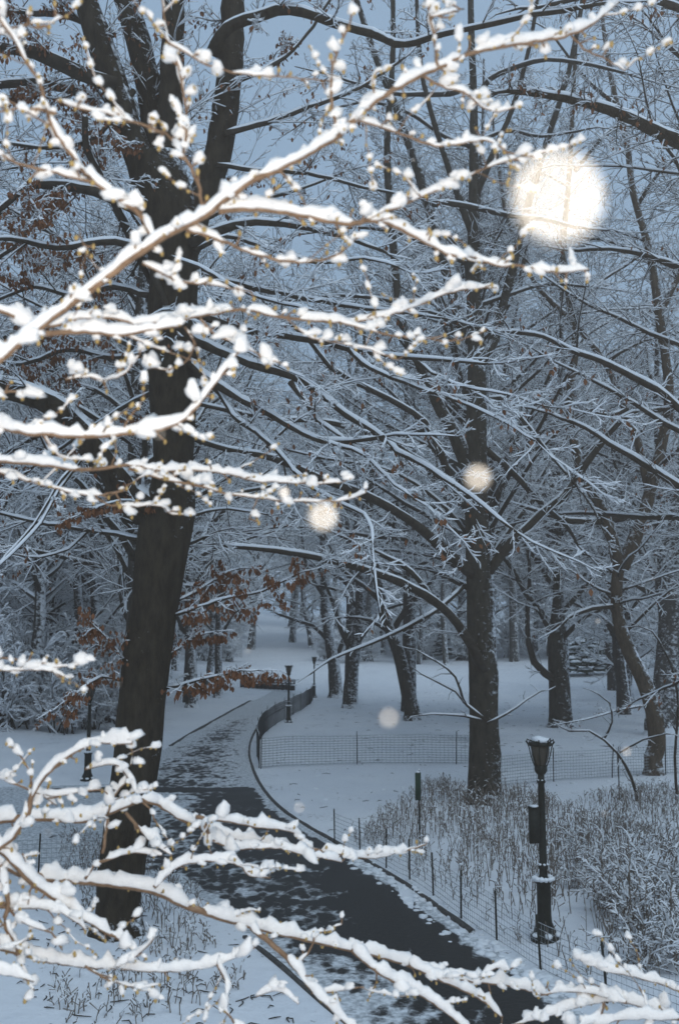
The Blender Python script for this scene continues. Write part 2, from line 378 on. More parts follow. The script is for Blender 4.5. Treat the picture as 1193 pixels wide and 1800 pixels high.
def path_mesh():
    s = 0.13; xs = np.arange(-24, 8, s); ys = np.arange(11.5, 102, s)
    X, Y = np.meshgrid(xs, ys); D = sdist(PATH, X, Y)
    # distance from the right hand edge: the strip there has melted to wet asphalt
    R = np.array(poly(EDGE_R)); DR = np.full(X.shape, 1e9)
    for i in range(len(R)-1):
        a, b = R[i], R[i+1]; e = b-a; t = np.clip(((X-a[0])*e[0] + (Y-a[1])*e[1])/(e @ e), 0, 1); DR = np.minimum(DR, np.hypot(X-a[0]-t*e[0], Y-a[1]-t*e[1]))
    far = np.clip((Y - 36.0)/1.5, 0, 1)
    left = np.clip((-X - 4.2 - 0.0*Y)/2.5, 0, 1)*(1-far)
    melt = np.clip(0.98 - 0.26*np.clip((DR - 0.7)/1.8, 0, 1), 0, 1)*(1-far) + far*(0.66 - 0.30*np.clip((2.9-D*1.6)/2.9, 0, 1))*(1 - 0.6*np.clip((Y-64)/14, 0, 1))
    melt = melt - 0.34*left - 0.12*(Y < 17)*np.clip((DR-1.6), 0, 1)
    band = np.exp(-((Y - 36.6)/0.75)**2)*np.clip((X + 12)/3, 0, 1); melt = np.maximum(melt, band*1.2)
    wob = np.array([[mnoise.noise((x*.55, y*.55, 3.0)) + .6*mnoise.noise((x*1.6, y*1.6, 9.0)) for x in xs] for y in ys]); melt = melt + .16*wob*(1 - band)
    melt *= np.clip((D - 0.02 + .12*wob)/0.5, 0, 1)
    ok = D > 0.0; okc = ok[:-1, :-1] & ok[1:, :-1] & ok[:-1, 1:] & ok[1:, 1:]
    used = np.zeros(X.shape, bool); jj, ii = np.nonzero(okc)
    for dj, di in ((0, 0), (0, 1), (1, 1), (1, 0)): used[jj+dj, ii+di] = True
    idx = -np.ones(X.shape, int); idx[used] = np.arange(used.sum())
    ux, uy, um = X[used], Y[used], melt[used]
    Z = np.array([gz(x, y) for x, y in zip(ux, uy)]) + 0.012
    b = MB(); b.raw(np.stack([ux, uy, Z], 1), np.stack([idx[jj, ii], idx[jj, ii+1], idx[jj+1, ii+1], idx[jj+1, ii]], 1))
    o = b.build('path', 'path'); o['kind'] = 'structure'
    at_ = o.data.attributes.new('melt', 'FLOAT', 'POINT'); at_.data.foreach_set('value', um.astype(np.float32))
def path_mat():
    m, n, l, b = mat('path', 0.6)
    tc = n.new('ShaderNodeTexCoord'); at_ = n.new('ShaderNodeAttribute'); at_.attribute_name = 'melt'
    def nz(scale, det=6, rough=.6, stretch=(1, 1, 1)):
        mp = n.new('ShaderNodeMapping'); mp.inputs['Scale'].default_value = stretch; l.new(tc.outputs['Object'], mp.inputs[0])
        t = n.new('ShaderNodeTexNoise'); t.inputs['Scale'].default_value = scale; t.inputs['Detail'].default_value = det; t.inputs['Roughness'].default_value = rough
        l.new(mp.outputs[0], t.inputs[0]); return t
    # footprints: cells of about a shoe, with ragged rims
    mp = n.new('ShaderNodeMapping'); mp.inputs['Scale'].default_value = (4.6, 2.6, 1); l.new(tc.outputs['Object'], mp.inputs[0])
    nj = nz(5.0, 3); mixv = n.new('ShaderNodeVectorMath'); mixv.operation = 'MULTIPLY_ADD'; mixv.inputs[1].default_value = (.5, .5, 0)
    l.new(nj.outputs['Color'], mixv.inputs[0]); l.new(mp.outputs[0], mixv.inputs[2])
    vo = n.new('ShaderNodeTexVoronoi'); vo.inputs['Scale'].default_value = 1.0; l.new(mixv.outputs[0], vo.inputs['Vector'])
    big = nz(1.3, 6, .72); fine = nz(13.0, 5, .75)
    def ma(op, a, bb, c=None):
        x = n.new('ShaderNodeMath'); x.operation = op
        for i, q in enumerate((a, bb, c)):
            if q is None: continue
            if isinstance(q, (int, float)): x.inputs[i].default_value = q
            else: l.new(q, x.inputs[i])
        return x.outputs[0]
    f = ma('MULTIPLY_ADD', vo.outputs['Distance'], 0.42, ma('MULTIPLY', big.outputs[0], 0.75))
    f = ma('MULTIPLY_ADD', fine.outputs[0], 0.42, f)                      # about 0.5 .. 1.0
    g = ma('SUBTRACT', ma('MULTIPLY_ADD', at_.outputs['Fac'], 0.95, 0.26), f)
    r = ramp(n, (0, 0, 0), (1, 1, 1), -0.0, 0.13); l.new(g, r.inputs[0])
    asp = nz(40.0, 4); ra = ramp(n, (0.012, 0.013, 0.013), (0.045, 0.046, 0.045)); l.new(asp.outputs[0], ra.inputs[0])
    sl = nz(9.0, 5); rs = ramp(n, (0.34, 0.355, 0.37), (0.80, 0.82, 0.84), .34, .62); l.new(sl.outputs[0], rs.inputs[0])
    mixc = n.new('ShaderNodeMix'); mixc.data_type = 'RGBA'; l.new(r.outputs[0], mixc.inputs['Factor'])
    l.new(rs.outputs[0], mixc.inputs['A']); l.new(ra.outputs[0], mixc.inputs['B']); l.new(mixc.outputs['Result'], b.inputs['Base Color'])
    b.inputs['Specular IOR Level'].default_value = .16; rr = ramp(n, (.8, .8, .8), (.42, .42, .42), 0, 1); l.new(r.outputs[0], rr.inputs[0]); l.new(rr.outputs[0], b.inputs['Roughness'])
    hgt = ma('MULTIPLY_ADD', r.outputs[0], -1.0, ma('MULTIPLY', fine.outputs[0], 0.5))
    bp = n.new('ShaderNodeBump'); bp.inputs['Strength'].default_value = 0.8; bp.inputs['Distance'].default_value = 0.04
    l.new(hgt, bp.inputs['Height']); l.new(bp.outputs[0], b.inputs['Normal'])
    return m
M['path'] = path_mat()
path_mesh()
def ribbon(name, pts, w, h, material, label=None):
    b = MB(); S = spline([G(*p) for p in pts], 0.5); T = np.gradient(S, axis=0); T[:, 2] = 0; T /= np.linalg.norm(T, axis=1, keepdims=True)
    N = np.stack([T[:, 1], -T[:, 0], 0*T[:, 0]], 1); n = len(S); hh = np.array([0, 0, h]); lo = np.array([0, 0, -.1])
    V = np.stack([S - N*w + lo, S - N*w*.8 + hh, S + N*w*.8 + hh, S + N*w + lo], 1)
    V[:, 1:3, 2] += RNG.uniform(-.012, .012, (n, 1))
    b.raw(V.reshape(-1, 3), [(i*4+j, i*4+j+1, i*4+4+j+1, i*4+4+j) for i in range(n-1) for j in range(3)])
    o = b.build(name, material); o['kind'] = 'structure'; return o
ribbon('kerb', EDGE_R[3:18], 0.06, 0.055, 'stone')
ribbon('kerb', [(300, 1312), (340, 1287), (385, 1262), (415, 1245), (440, 1232)], 0.09, 0.05, 'stone')
ribbon('kerb', [(430, 1648), (500, 1705), (575, 1771), (690, 1863)], 0.05, 0.04, 'stone')

def lumps_along(name, pts, count, spread, size):
    """ploughed lumps of snow lying along a path edge, too many to count"""
    b = MB(); S = spline([G(*p) for p in pts], 0.2)
    for _ in range(count):
        p = S[random.randrange(len(S))]; x, y = p[0] + random.gauss(0, spread), p[1] + random.gauss(0, spread); lump(b, (x, y, gz(x, y) + 0.01), size*random.uniform(.3, 1.4), .45)
    return b.build(name, 'snow', None, True, True)
_u = np.array([(math.cos(a)*math.sin(p), math.sin(a)*math.sin(p), math.cos(p)) for p in (0.25, 0.9, 1.57, 2.2, 2.9) for a in [2*math.pi*j/7 for j in range(7)]])
_uq = [(i*7 + j, (i+1)*7 + j, (i+1)*7 + (j+1) % 7, i*7 + (j+1) % 7) for i in range(4) for j in range(7)]
_ut = [(0, j, j+1) for j in range(1, 6)] + [(28, 28+j+1, 28+j) for j in range(1, 6)]
_w = np.array([(math.cos(a)*math.sin(p), math.sin(a)*math.sin(p), math.cos(p)) for p in (.12, .55, 1.0, 1.45, 1.9, 2.4, 3.0) for a in [2*math.pi*j/9 for j in range(9)]])
_wq = [(i*9 + j, (i+1)*9 + j, (i+1)*9 + (j+1) % 9, i*9 + (j+1) % 9) for i in range(6) for j in range(9)]
_wt = [(0, j, j+1) for j in range(1, 8)] + [(54, 54+j+1, 54+j) for j in range(1, 8)]
def lump(b, c, r, flat=0.75, stretch=None):
    s = random.uniform(0, 99); W = _u.copy()
    q = np.array([1 + .38*mnoise.noise((u[0]*1.4 + s, u[1]*1.4, u[2]*1.4)) for u in _u])
    W = W*q[:, None]*r*np.array([random.uniform(.85, 1.25), random.uniform(.85, 1.25), flat*random.uniform(.85, 1.2)])
    if stretch is not None: W = W + np.outer(W @ np.array(stretch)*0.6, stretch)
    b.raw(W + np.array(c), _uq, _ut)
o = lumps_along('snow_clods', [(1000, 1765), (905, 1700), (830, 1648), (765, 1600), (700, 1554), (640, 1518)], 260, 0.22, 0.075)
tag(o, 'ploughed clods of snow along the right edge of the path', 'snow')

def litter(name, label, pxs, n, kind, seed):
    """clods fallen from branches, or twigs and leaves, strewn over the snow"""
    random.seed(seed); Q = np.array(poly(pxs)); lo, hi = Q.min(0), Q.max(0); b = MB(); X = RNG.uniform(lo[0], hi[0], n*4); Y = RNG.uniform(lo[1], hi[1], n*4); D = sdist(Q, X, Y); k = 0
    for x, y, dd in zip(X, Y, D):
        if dd < 0 or k >= n: continue
        k += 1; z = gz(x, y)
        if kind == 'snow': lump(b, (x, y, z), random.uniform(.03, .11), .4)
        else:
            a = random.uniform(0, 6.28); L = random.uniform(.06, .35); b.tube([(x, y, z + .01), (x + math.cos(a)*L*.5, y + math.sin(a)*L*.5, z + .03), (x + math.cos(a + .4)*L, y + math.sin(a + .4)*L, z + .015)], [.008, .012, .006], 3)
    tag(b.build(name, kind, None, True, True), label, 'litter' if kind != 'snow' else 'snow')
LAWN = [(470, 1350), (520, 1260), (700, 1215), (1193, 1215), (1250, 1375), (900, 1390), (800, 1360), (690, 1400), (600, 1470), (480, 1400)]
litter('fallen_clods', 'small clods of snow dropped from branches onto the lawn', LAWN, 420, 'snow', 71)
litter('twig_litter', 'fallen twigs and leaf bits strewn on the lawn snow', LAWN, 380, 'twig', 72)
litter('twig_litter', 'fallen twigs and leaf bits strewn on the near snow below the path', [(150, 1560), (420, 1660), (560, 1790), (500, 1850), (20, 1850), (60, 1600)], 130, 'twig', 73)

# ------------------------------------------------------------------ hero trees
def hero(name, label, d, trunk, stems, limbs, bark='bark', th=0.010, spacing=0.32, L=1.1, level=1, leafp=0.0, single_leaves=0, k=20, seed=0.0, rmin=0.005, group=None, auto=(0, 0, 0, 0)):
    base = G(trunk[0][0], trunk[0][1]) if d is None else at(trunk[0][0], trunk[0][1], d)
    dd = base[1] if d is None else d
    root = thing(name, label, 'tree', group)
    tp = [(*at(p[0], p[1], dd), wpx(p[2], dd)*0.5) for p in trunk]
    # root flare, sunk a little into the snow
    x, y, z, r = tp[0]; tp = [(x, y, gz(x, y) - 0.3, r*1.5), (x, y, gz(x, y) + .02, r*1.28), (x, y, gz(x, y) + .3, r*1.08), (x, y, max(z, gz(x, y) + 0.7), r*1.03)] + [t for t in tp[1:] if t[2] > gz(x, y) + 1.0]
    S = spline(tp, 0.2); b = MB(); trunk_tube(b, S[:, :3], S[:, 3], k, 0.05, seed); b.build('trunk', bark, root)
    C = Crown(th, leafp, rmin)
    def auto_limbs(S, n, f0, l0, l1, rr):
        ca = random.uniform(0, 6)
        for i in range(n):
            f = f0 + (.97 - f0)*(i + random.random())/n; p = S[min(len(S)-2, int(f*(len(S)-1)))]; ca += 2.4 + random.gauss(0, .5)
            v = np.array([math.cos(ca), math.sin(ca)*.8, random.uniform(.15, .9)]); v /= np.linalg.norm(v); LL = random.uniform(l0, l1)*(1.2 - .5*f)
            q, _ = path3(tuple(p[:3]), tuple(v), LL, 8, .12, -.015); r = [max(rmin*1.2, min(p[3]*.55, rr)*(1 - .8*j/8)) for j in range(9)]
            bb = MB(); bb.tube(q, r, 6); bb.build('limb', 'twig', root); add_snow(C.sn, q, r, th*1.3, 5); C.dress(q, r, spacing, L, level, .1, leafp)
    if auto[0]: auto_limbs(S, *auto[:2], auto[2], auto[3], .06)
    for pts, w, dz in stems:
        P, R = px_limb(pts, w, (dd + dz[0], dd + dz[1]), 0.01); b = MB(); b.tube(P, R, 12, True); b.build('stem', bark, root)
        add_snow(C.sn, P, R, th, 6); C.dress(P, R, spacing*1.1, L*1.3, level, 0.1, leafp*4)
        if auto[0]: auto_limbs(np.c_[P, R], max(4, auto[0]//2), .25, auto[2], auto[3], .05)
    for row in limbs:
        pts, w, dz = row[:3]; opt = row[3] if len(row) > 3 else {}
        P, R = px_limb(pts, w, (dd + dz[0], dd + dz[1])); b = MB(); b.tube(P, R, 8); b.build('limb', opt.get('bark', 'twig'), root)
        add_snow(C.sn, P, R, opt.get('th', th*1.2), 6)
        C.dress(P, R, opt.get('spacing', spacing), opt.get('L', L), opt.get('level', level), 0.12, opt.get('leafp', leafp), opt.get('lift', 0.0))
    C.tw.build('twigs', 'twig', root, True, True); C.sn.build('snow', 'snow', root, True, True)
    if C.leaves: leaves_build(root, C.leaves, single_leaves, 1.5)
    return root
LF = dict(leafp=0.55, L=0.8, spacing=0.22)
hero('beech_tree', 'large dark beech with forked stems and brown leaves standing left of the path', None,
  [(208, 1640, 74), (216, 1550, 76), (226, 1450, 78), (238, 1350, 80), (248, 1250, 82), (259, 1150, 82), (275, 1050, 84), (288, 960, 92), (297, 900, 92), (304, 850, 76), (305, 780, 73), (304, 700, 84), (305, 620, 90), (303, 540, 88), (306, 470, 92), (300, 400, 100), (285, 330, 100), (272, 280, 84)],
  [([(262, 330), (228, 230), (192, 120), (158, 20), (130, -70), (90, -200)], (58, 40), (0, 0)),
   ([(276, 330), (270, 200), (248, 90), (222, 0), (205, -70), (170, -220)], (52, 36), (.3, .8)),
   ([(292, 330), (300, 190), (304, 80), (308, -40), (320, -220)], (52, 34), (.1, -.5)),
   ([(312, 480), (345, 370), (378, 290), (394, 210), (405, 110), (410, 0), (414, -60), (430, -220)], (58, 38), (.2, .6))],
  [([(372, 96), (388, 63), (414, 41), (451, 30), (488, 18), (532, 22), (576, 37), (609, 48), (653, 59), (694, 77), (731, 74), (760, 64), (850, 45), (960, 22), (1040, 10)], (24, 8), (0, -3), dict(bark='bark', th=.016)),
   ([(262, 900), (225, 868), (180, 800), (110, 722), (50, 692), (-30, 672), (-120, 640)], (62, 34), (0, -1.5), dict(bark='bark', th=.016)),
   ([(250, 372), (190, 345), (141, 331), (70, 324), (46, 330), (18, 352), (-40, 400)], (22, 9), (-.4, -2), dict(leafp=.62, level=2, spacing=.65)),
   ([(205, 150), (165, 138), (110, 115), (60, 92), (0, 85), (-60, 70)], (30, 18), (-.2, -1), dict(leafp=.58, level=2, spacing=.65)),
   ([(240, 250), (190, 205), (150, 168), (60, 145), (0, 150), (-60, 140)], (18, 14), (.3, 1.5), dict(leafp=.58, level=2, spacing=.65)),
   ([(150, 205), (152, 260), (178, 312), (212, 380), (240, 440)], (12, 16), (-1.2, 0), dict(th=.02)),
   ([(262, 440), (240, 432), (180, 425), (100, 436), (20, 420), (-40, 425)], (16, 6), (0, -2.2), dict(leafp=.62, level=2, spacing=.65)),
   ([(262, 520), (200, 505), (130, 520), (60, 505), (-10, 530)], (12, 5), (0, 2), dict(leafp=.62, level=2, spacing=.65)),
   ([(265, 620), (200, 630), (120, 615), (40, 640), (-20, 630)], (12, 5), (0, 2.5), dict(leafp=.62, level=2, spacing=.65)),
   ([(268, 690), (210, 720), (150, 760), (90, 800), (20, 850)], (9, 4), (0, 3), dict(leafp=.25)),
   ([(200, 60), (120, 30), (40, 20), (-30, 0)], (14, 8), (0, 2), dict(leafp=.62, level=2, spacing=.65)),
   ([(235, 160), (170, 240), (90, 260), (0, 250)], (12, 5), (0, -2), dict(leafp=.62, level=2, spacing=.65)),
   ([(150, 800), (105, 860), (70, 920), (20, 975), (-20, 1010)], (7, 4), (-1, -3), dict(L=.5)),
   ([(140, 805), (95, 862), (58, 925), (10, 980), (-30, 1030)], (6, 3), (-1.2, -2.6), dict(L=.5)),
   ([(258, 950), (190, 938), (120, 926), (50, 914), (-30, 895)], (9, 5), (0, 2)),
   ([(160, 930), (120, 965), (70, 980), (30, 975)], (5, 3), (1, 0)),
   # right side, long drooping snow-laden limbs
   ([(335, 636), (365, 665), (430, 705), (470, 725), (520, 755), (565, 775), (620, 775), (662, 770)], (17, 7), (-.3, -3), dict(th=.02)),
   ([(560, 774), (600, 785), (640, 800), (680, 840), (725, 875)], (8, 4), (-2.4, -3.6), dict(th=.015)),
   ([(338, 650), (385, 690), (410, 730), (450, 760), (490, 795), (520, 830), (560, 865), (610, 890), (640, 905), (654, 930), (655, 958)], (11, 4), (-.3, -4), dict(th=.015)),
   ([(330, 592), (385, 617), (440, 640), (510, 660), (560, 690), (610, 730), (660, 760), (700, 795), (740, 815), (800, 855), (850, 890), (900, 930)], (18, 5), (-.2, -4), dict(th=.018)),
   ([(510, 672), (540, 710), (560, 742), (590, 760), (612, 776)], (11, 5), (-1.6, -2.4), dict(th=.016)),
   ([(330, 548), (400, 570), (440, 580), (500, 590), (560, 600), (620, 615), (680, 625), (730, 630), (800, 634), (850, 640)], (16, 5), (0, -3), dict(th=.018)),
   ([(612, 614), (640, 640), (690, 665), (760, 690), (830, 715), (890, 745), (940, 775)], (10, 3), (-2, -4), dict(th=.015)),
   ([(735, 637), (760, 655), (796, 673), (840, 686), (890, 693), (960, 715)], (7, 3), (-2.6, -4), dict(th=.013)),
   ([(335, 428), (395, 402), (450, 391), (525, 398), (600, 415), (670, 440)], (18, 6), (-.4, -2), dict(th=.018)),
   ([(345, 440), (400, 417), (480, 440), (560, 462), (640, 455), (700, 470)], (9, 4), (-.6, -3), dict(th=.016)),
   ([(335, 480), (420, 500), (520, 522), (620, 540), (700, 548), (780, 560)], (12, 4), (0, -2), dict(th=.016)),
   ([(300, 452), (350, 470), (410, 505), (480, 530), (560, 548)], (9, 4), (-1, -3), dict(th=.016)),
   ([(262, 560), (300, 545), (350, 570), (420, 610), (480, 640)], (8, 4), (-1, -3), dict(th=.016)),
   ([(270, 470), (285, 520), (310, 580)], (12, 8), (-.8, -1), dict(th=.016, L=.5)),
   ([(345, 905), (385, 895), (430, 898), (470, 905)], (6, 3), (0, 1.5), dict(L=.6)),
   ([(395, 235), (470, 215), (540, 190), (620, 160), (700, 110)], (12, 5), (0, 2), dict(leafp=.12)),
   ([(400, 150), (450, 130), (500, 100), (540, 60), (580, 0)], (10, 5), (0, 1), dict(leafp=.25)),
   ([(380, 290), (450, 300), (540, 305), (640, 330), (720, 345)], (9, 4), (0, 2), dict(leafp=.08)),
   ([(340, 395), (420, 360), (520, 335), (610, 300)], (9, 4), (.3, 2.5), dict(leafp=.12)),
   # low sprays that keep their brown leaves
   ([(300, 1085), (350, 1068), (400, 1052), (460, 1040), (525, 1008)], (6, 3), (0, -1.5), dict(level=1, leafp=1.0, L=.55, spacing=.15)),
   ([(305, 1060), (345, 1040), (390, 1010), (420, 1000)], (5, 3), (0, 1), dict(level=1, leafp=.95, L=.5, spacing=.12)),
   ([(292, 1210), (350, 1196), (410, 1182), (455, 1178)], (5, 2), (0, -1.5), dict(level=1, leafp=.95, L=.42, spacing=.13)),
   ([(300, 1150), (340, 1120), (380, 1110)], (5, 2), (0, 1), dict(level=1, leafp=.9, L=.45, spacing=.13)),
   ([(225, 1170), (190, 1125), (160, 1095)], (5, 2), (0, -1), dict(level=1, leafp=.95, L=.45, spacing=.13)),
   ([(222, 1200), (180, 1190), (140, 1215), (105, 1240)], (5, 2), (0, -1), dict(level=1, leafp=.95, L=.42, spacing=.13)),
   ([(262, 900), (230, 880), (190, 885), (140, 905)], (5, 2), (-.2, -1.5), dict(level=1, leafp=1.0, L=.45, spacing=.13))],
  bark='bark', th=0.012, spacing=1.05, L=1.55, level=2, leafp=0.03, single_leaves=280, k=28, seed=3.0)

hero('straight_tree', 'tall straight dark tree with snow-flecked bark rising from the dry stems behind the lamp post', None,
  [(852, 1412, 56), (851, 1330, 53), (849, 1250, 51), (848, 1180, 49), (842, 1110, 42), (840, 1020, 43), (838, 930, 41), (835, 850, 43), (836, 760, 38), (838, 680, 35), (836, 600, 30), (832, 500, 26), (832, 400, 22), (832, 300, 18), (832, 180, 14), (828, 60, 12), (826, -60, 10), (826, -200, 7)],
  [([(825, 830), (800, 765), (775, 722), (757, 682), (735, 635), (705, 560), (690, 420), (680, 260), (690, 100), (690, -60)], (28, 8), (0, -1)),
   ([(828, 600), (808, 555), (790, 500), (765, 410), (740, 320), (700, 200), (660, 100), (620, -20)], (24, 10), (0, 1)),
   ([(842, 640), (868, 600), (885, 530), (905, 455), (922, 380), (960, 250), (1000, 120), (1030, -40)], (20, 8), (0, 1.5)),
   ([(832, 420), (800, 330), (770, 240), (740, 120), (730, -40)], (14, 7), (0, -1.5)),
   ([(834, 350), (870, 260), (900, 190), (930, 80), (950, -40)], (13, 6), (0, -1))],
  [([(850, 1180), (825, 1130), (790, 1080), (745, 1045), (680, 1015), (600, 990), (530, 975), (460, 965), (366, 957)], (19, 8), (-.3, -6), dict(th=.018)),
   ([(765, 1058), (722, 1005), (680, 980), (622, 952)], (11, 6), (-1.5, -3)),
   ([(815, 1030), (770, 1070), (700, 1110), (640, 1136), (580, 1160), (545, 1185)], (9, 3), (0, -4), dict(level=0, L=.5, spacing=.8)),
   ([(838, 1018), (790, 975), (740, 930), (700, 902), (640, 870), (560, 840), (480, 805), (400, 790), (330, 768)], (20, 9), (0, -7), dict(th=.016)),
   ([(830, 905), (800, 870), (765, 830), (720, 800), (690, 780), (640, 760), (560, 740), (470, 735), (340, 708)], (15, 7), (0, -6)),
   ([(822, 898), (793, 850), (772, 790), (747, 742), (700, 710), (640, 680), (580, 645), (545, 600), (515, 575)], (15, 6), (0, -4)),
   ([(836, 960), (790, 900), (730, 850), (660, 820), (590, 810), (500, 790)], (9, 4), (0, 2)),
   ([(858, 1005), (900, 952), (950, 905), (1000, 860), (1040, 800), (1095, 735), (1130, 725), (1210, 714)], (18, 8), (0, 1)),
   ([(852, 790), (900, 830), (945, 880), (985, 915), (1005, 940)], (13, 6), (0, 2)),
   ([(845, 710), (880, 700), (920, 740), (960, 790), (1000, 840)], (11, 5), (0, -2)),
   ([(840, 165), (860, 140), (900, 120), (960, 105), (1040, 115), (1100, 130)], (12, 5), (0, -2), dict(th=.018)),
   ([(830, 150), (790, 165), (740, 166), (690, 165), (640, 150)], (12, 6), (0, -2), dict(th=.018)),
   ([(745, 358), (807, 360), (887, 378), (950, 385), (1010, 400)], (12, 6), (-1, -1), dict(th=.018)),
   ([(832, 260), (780, 240), (720, 200), (650, 180), (590, 190)], (9, 4), (0, 2)),
   ([(832, 470), (770, 440), (700, 410), (620, 400), (540, 410)], (9, 4), (0, 2)),
   ([(834, 540), (890, 520), (960, 500), (1040, 505)], (9, 4), (0, 2)),
   ([(835, 580), (770, 555), (690, 530), (600, 520), (500, 530)], (10, 4), (0, 2)),
   ([(838, 250), (890, 230), (950, 240), (1020, 230)], (8, 4), (0, 1)),
   # thin low shoots
   ([(852, 1265), (820, 1240), (800, 1215), (770, 1200), (740, 1185)], (6, 2), (-.8, -1.5), dict(L=.6, spacing=.5, level=0)),
   ([(852, 1268), (815, 1258), (780, 1255), (735, 1258)], (5, 2), (-.8, -1.2), dict(L=.5, spacing=.6, level=0)),
   ([(815, 1235), (800, 1190), (770, 1165), (730, 1142)], (5, 2), (-1, -2), dict(L=.6, spacing=.5, level=0)),
   ([(855, 1272), (890, 1255), (925, 1230), (950, 1215)], (5, 2), (-.8, -1), dict(L=.5, spacing=.6, level=0))],
  bark='bark_snowy', th=0.0145, spacing=1.5, L=2.5, level=2, leafp=0.0, k=24, seed=11.0, rmin=0.007)

hero('lawn_tree', 'stout tree on the lawn with a low elbow limb, behind the right hand fence', None,
  [(985, 1278, 40), (983, 1215, 37), (979, 1160, 31), (976, 1112, 27), (978, 1060, 16), (979, 960, 13), (981, 850, 11), (983, 700, 9), (986, 560, 8), (986, 400, 6)],
  [([(974, 1125), (950, 1075), (925, 1045), (900, 1000), (868, 955), (850, 900)], (13, 5), (0, -2)),
   ([(985, 1075), (1030, 1022), (1050, 985), (1063, 940), (1062, 880), (1040, 800)], (15, 7), (0, 3))],
  [([(980, 1198), (957, 1184), (938, 1164), (928, 1132), (926, 1080), (930, 1000), (920, 920), (914, 870)], (15, 4), (-.2, -1), dict(th=.05)),
   ([(985, 1125), (1010, 1100), (1030, 1083), (1050, 1075)], (10, 5), (0, -1)),
   ([(980, 1005), (1000, 970), (1030, 930), (1090, 890), (1140, 850)], (10, 5), (0, 1)),
   ([(979, 950), (940, 900), (900, 860), (860, 840)], (8, 4), (0, 1)),
   ([(981, 860), (1010, 800), (1050, 760)], (8, 4), (0, 1)),
   ([(982, 760), (940, 700), (900, 660)], (7, 4), (0, 1)),
   ([(984, 640), (1030, 590), (1080, 560)], (7, 4), (0, 1))],
  bark='bark_snowy', th=0.026, spacing=0.6, L=2.2, level=1, seed=21.0, rmin=0.012, auto=(22, .42, 4, 9))

hero('crooked_tree', 'crooked brown tree curving up from behind the fence at the right, forking high', None,
  [(1148, 1362, 30), (1154, 1310, 29), (1149, 1255, 28), (1131, 1200, 27), (1104, 1143, 25), (1086, 1088, 22), (1082, 1040, 20), (1088, 985, 21)],
  [([(1088, 1000), (1072, 935), (1050, 882), (1032, 855), (1012, 800), (1000, 700), (1010, 600), (990, 450), (1000, 300), (1010, 100)], (22, 7), (0, -2)),
   ([(1092, 1000), (1124, 922), (1142, 862), (1162, 780), (1175, 690), (1158, 560), (1142, 450), (1112, 340), (1100, 250), (1070, 120), (1050, -40)], (24, 7), (0, 1)),
   ([(1140, 868), (1118, 770), (1090, 700), (1064, 640), (1012, 572), (960, 522), (930, 480), (890, 380), (870, 250)], (15, 6), (.4, 2)),
   ([(1155, 560), (1190, 490), (1230, 400), (1240, 250)], (11, 6), (.8, 1.5))],
  [([(1132, 903), (1060, 916), (1000, 915), (950, 900), (880, 880)], (15, 5), (.3, -2), dict(th=.025)),
   ([(1090, 1066), (1040, 1070), (1000, 1085), (985, 1100)], (9, 4), (0, -1)),
   ([(1100, 1110), (1150, 1060), (1200, 1020)], (6, 3), (0, -2)),
   ([(1135, 1240), (1080, 1250), (1040, 1262), (990, 1272)], (4, 2), (0, -3), dict(L=.6)),
   ([(1165, 740), (1195, 700), (1240, 690)], (9, 5), (0, -1), dict(leafp=.7)),
   ([(1150, 830), (1180, 800), (1230, 760)], (9, 5), (0, -2), dict(leafp=.7)),
   ([(1120, 930), (1160, 920), (1220, 900)], (8, 4), (0, -2), dict(leafp=.7)),
   ([(1100, 720), (1070, 730), (1030, 720), (980, 690)], (8, 4), (.5, -2), dict(leafp=.5)),
   ([(1060, 640), (1090, 620), (1130, 600)], (7, 4), (1, 0), dict(leafp=.2)),
   ([(1145, 460), (1090, 430), (1040, 420)], (8, 4), (.8, 0)),
   ([(1120, 360), (1160, 300), (1200, 270)], (8, 4), (.8, 0)),
   ([(1000, 560), (1050, 500), (1110, 460)], (7, 4), (0, 1)),
   ([(1010, 300), (1060, 240), (1120, 200), (1180, 150)], (9, 4), (0, 1)),
   ([(1090, 190), (1030, 140), (970, 60)], (9, 4), (0, 1))],
  bark='bark_brown', th=0.017, spacing=0.5, L=1.7, level=1, leafp=0.03, single_leaves=20, seed=31.0, rmin=0.008, auto=(8, .8, 3, 6))

hero('pale_tree', 'thick pale frosted tree leaning behind the crooked tree at the right edge', None,
  [(1158, 1292, 46), (1166, 1230, 42), (1172, 1150, 40), (1178, 1080, 42), (1176, 1020, 48), (1182, 960, 34), (1196, 860, 26), (1210, 700, 20), (1220, 500, 14)],
  [([(1176, 1040), (1140, 990), (1115, 940), (1090, 850)], (22, 8), (0, 2))],
  [([(1170, 1060), (1120, 1030), (1080, 1010)], (12, 5), (0, -1)), ([(1190, 900), (1160, 840), (1130, 800)], (10, 5), (0, 2)),
   ([(1204, 760), (1170, 700), (1140, 660)], (9, 5), (0, 2)), ([(1212, 620), (1170, 560), (1120, 540)], (9, 5), (0, 2))],
  bark='bark_pale', th=0.03, spacing=0.6, L=2.0, level=1, seed=41.0, rmin=0.012, auto=(20, .35, 4, 9))

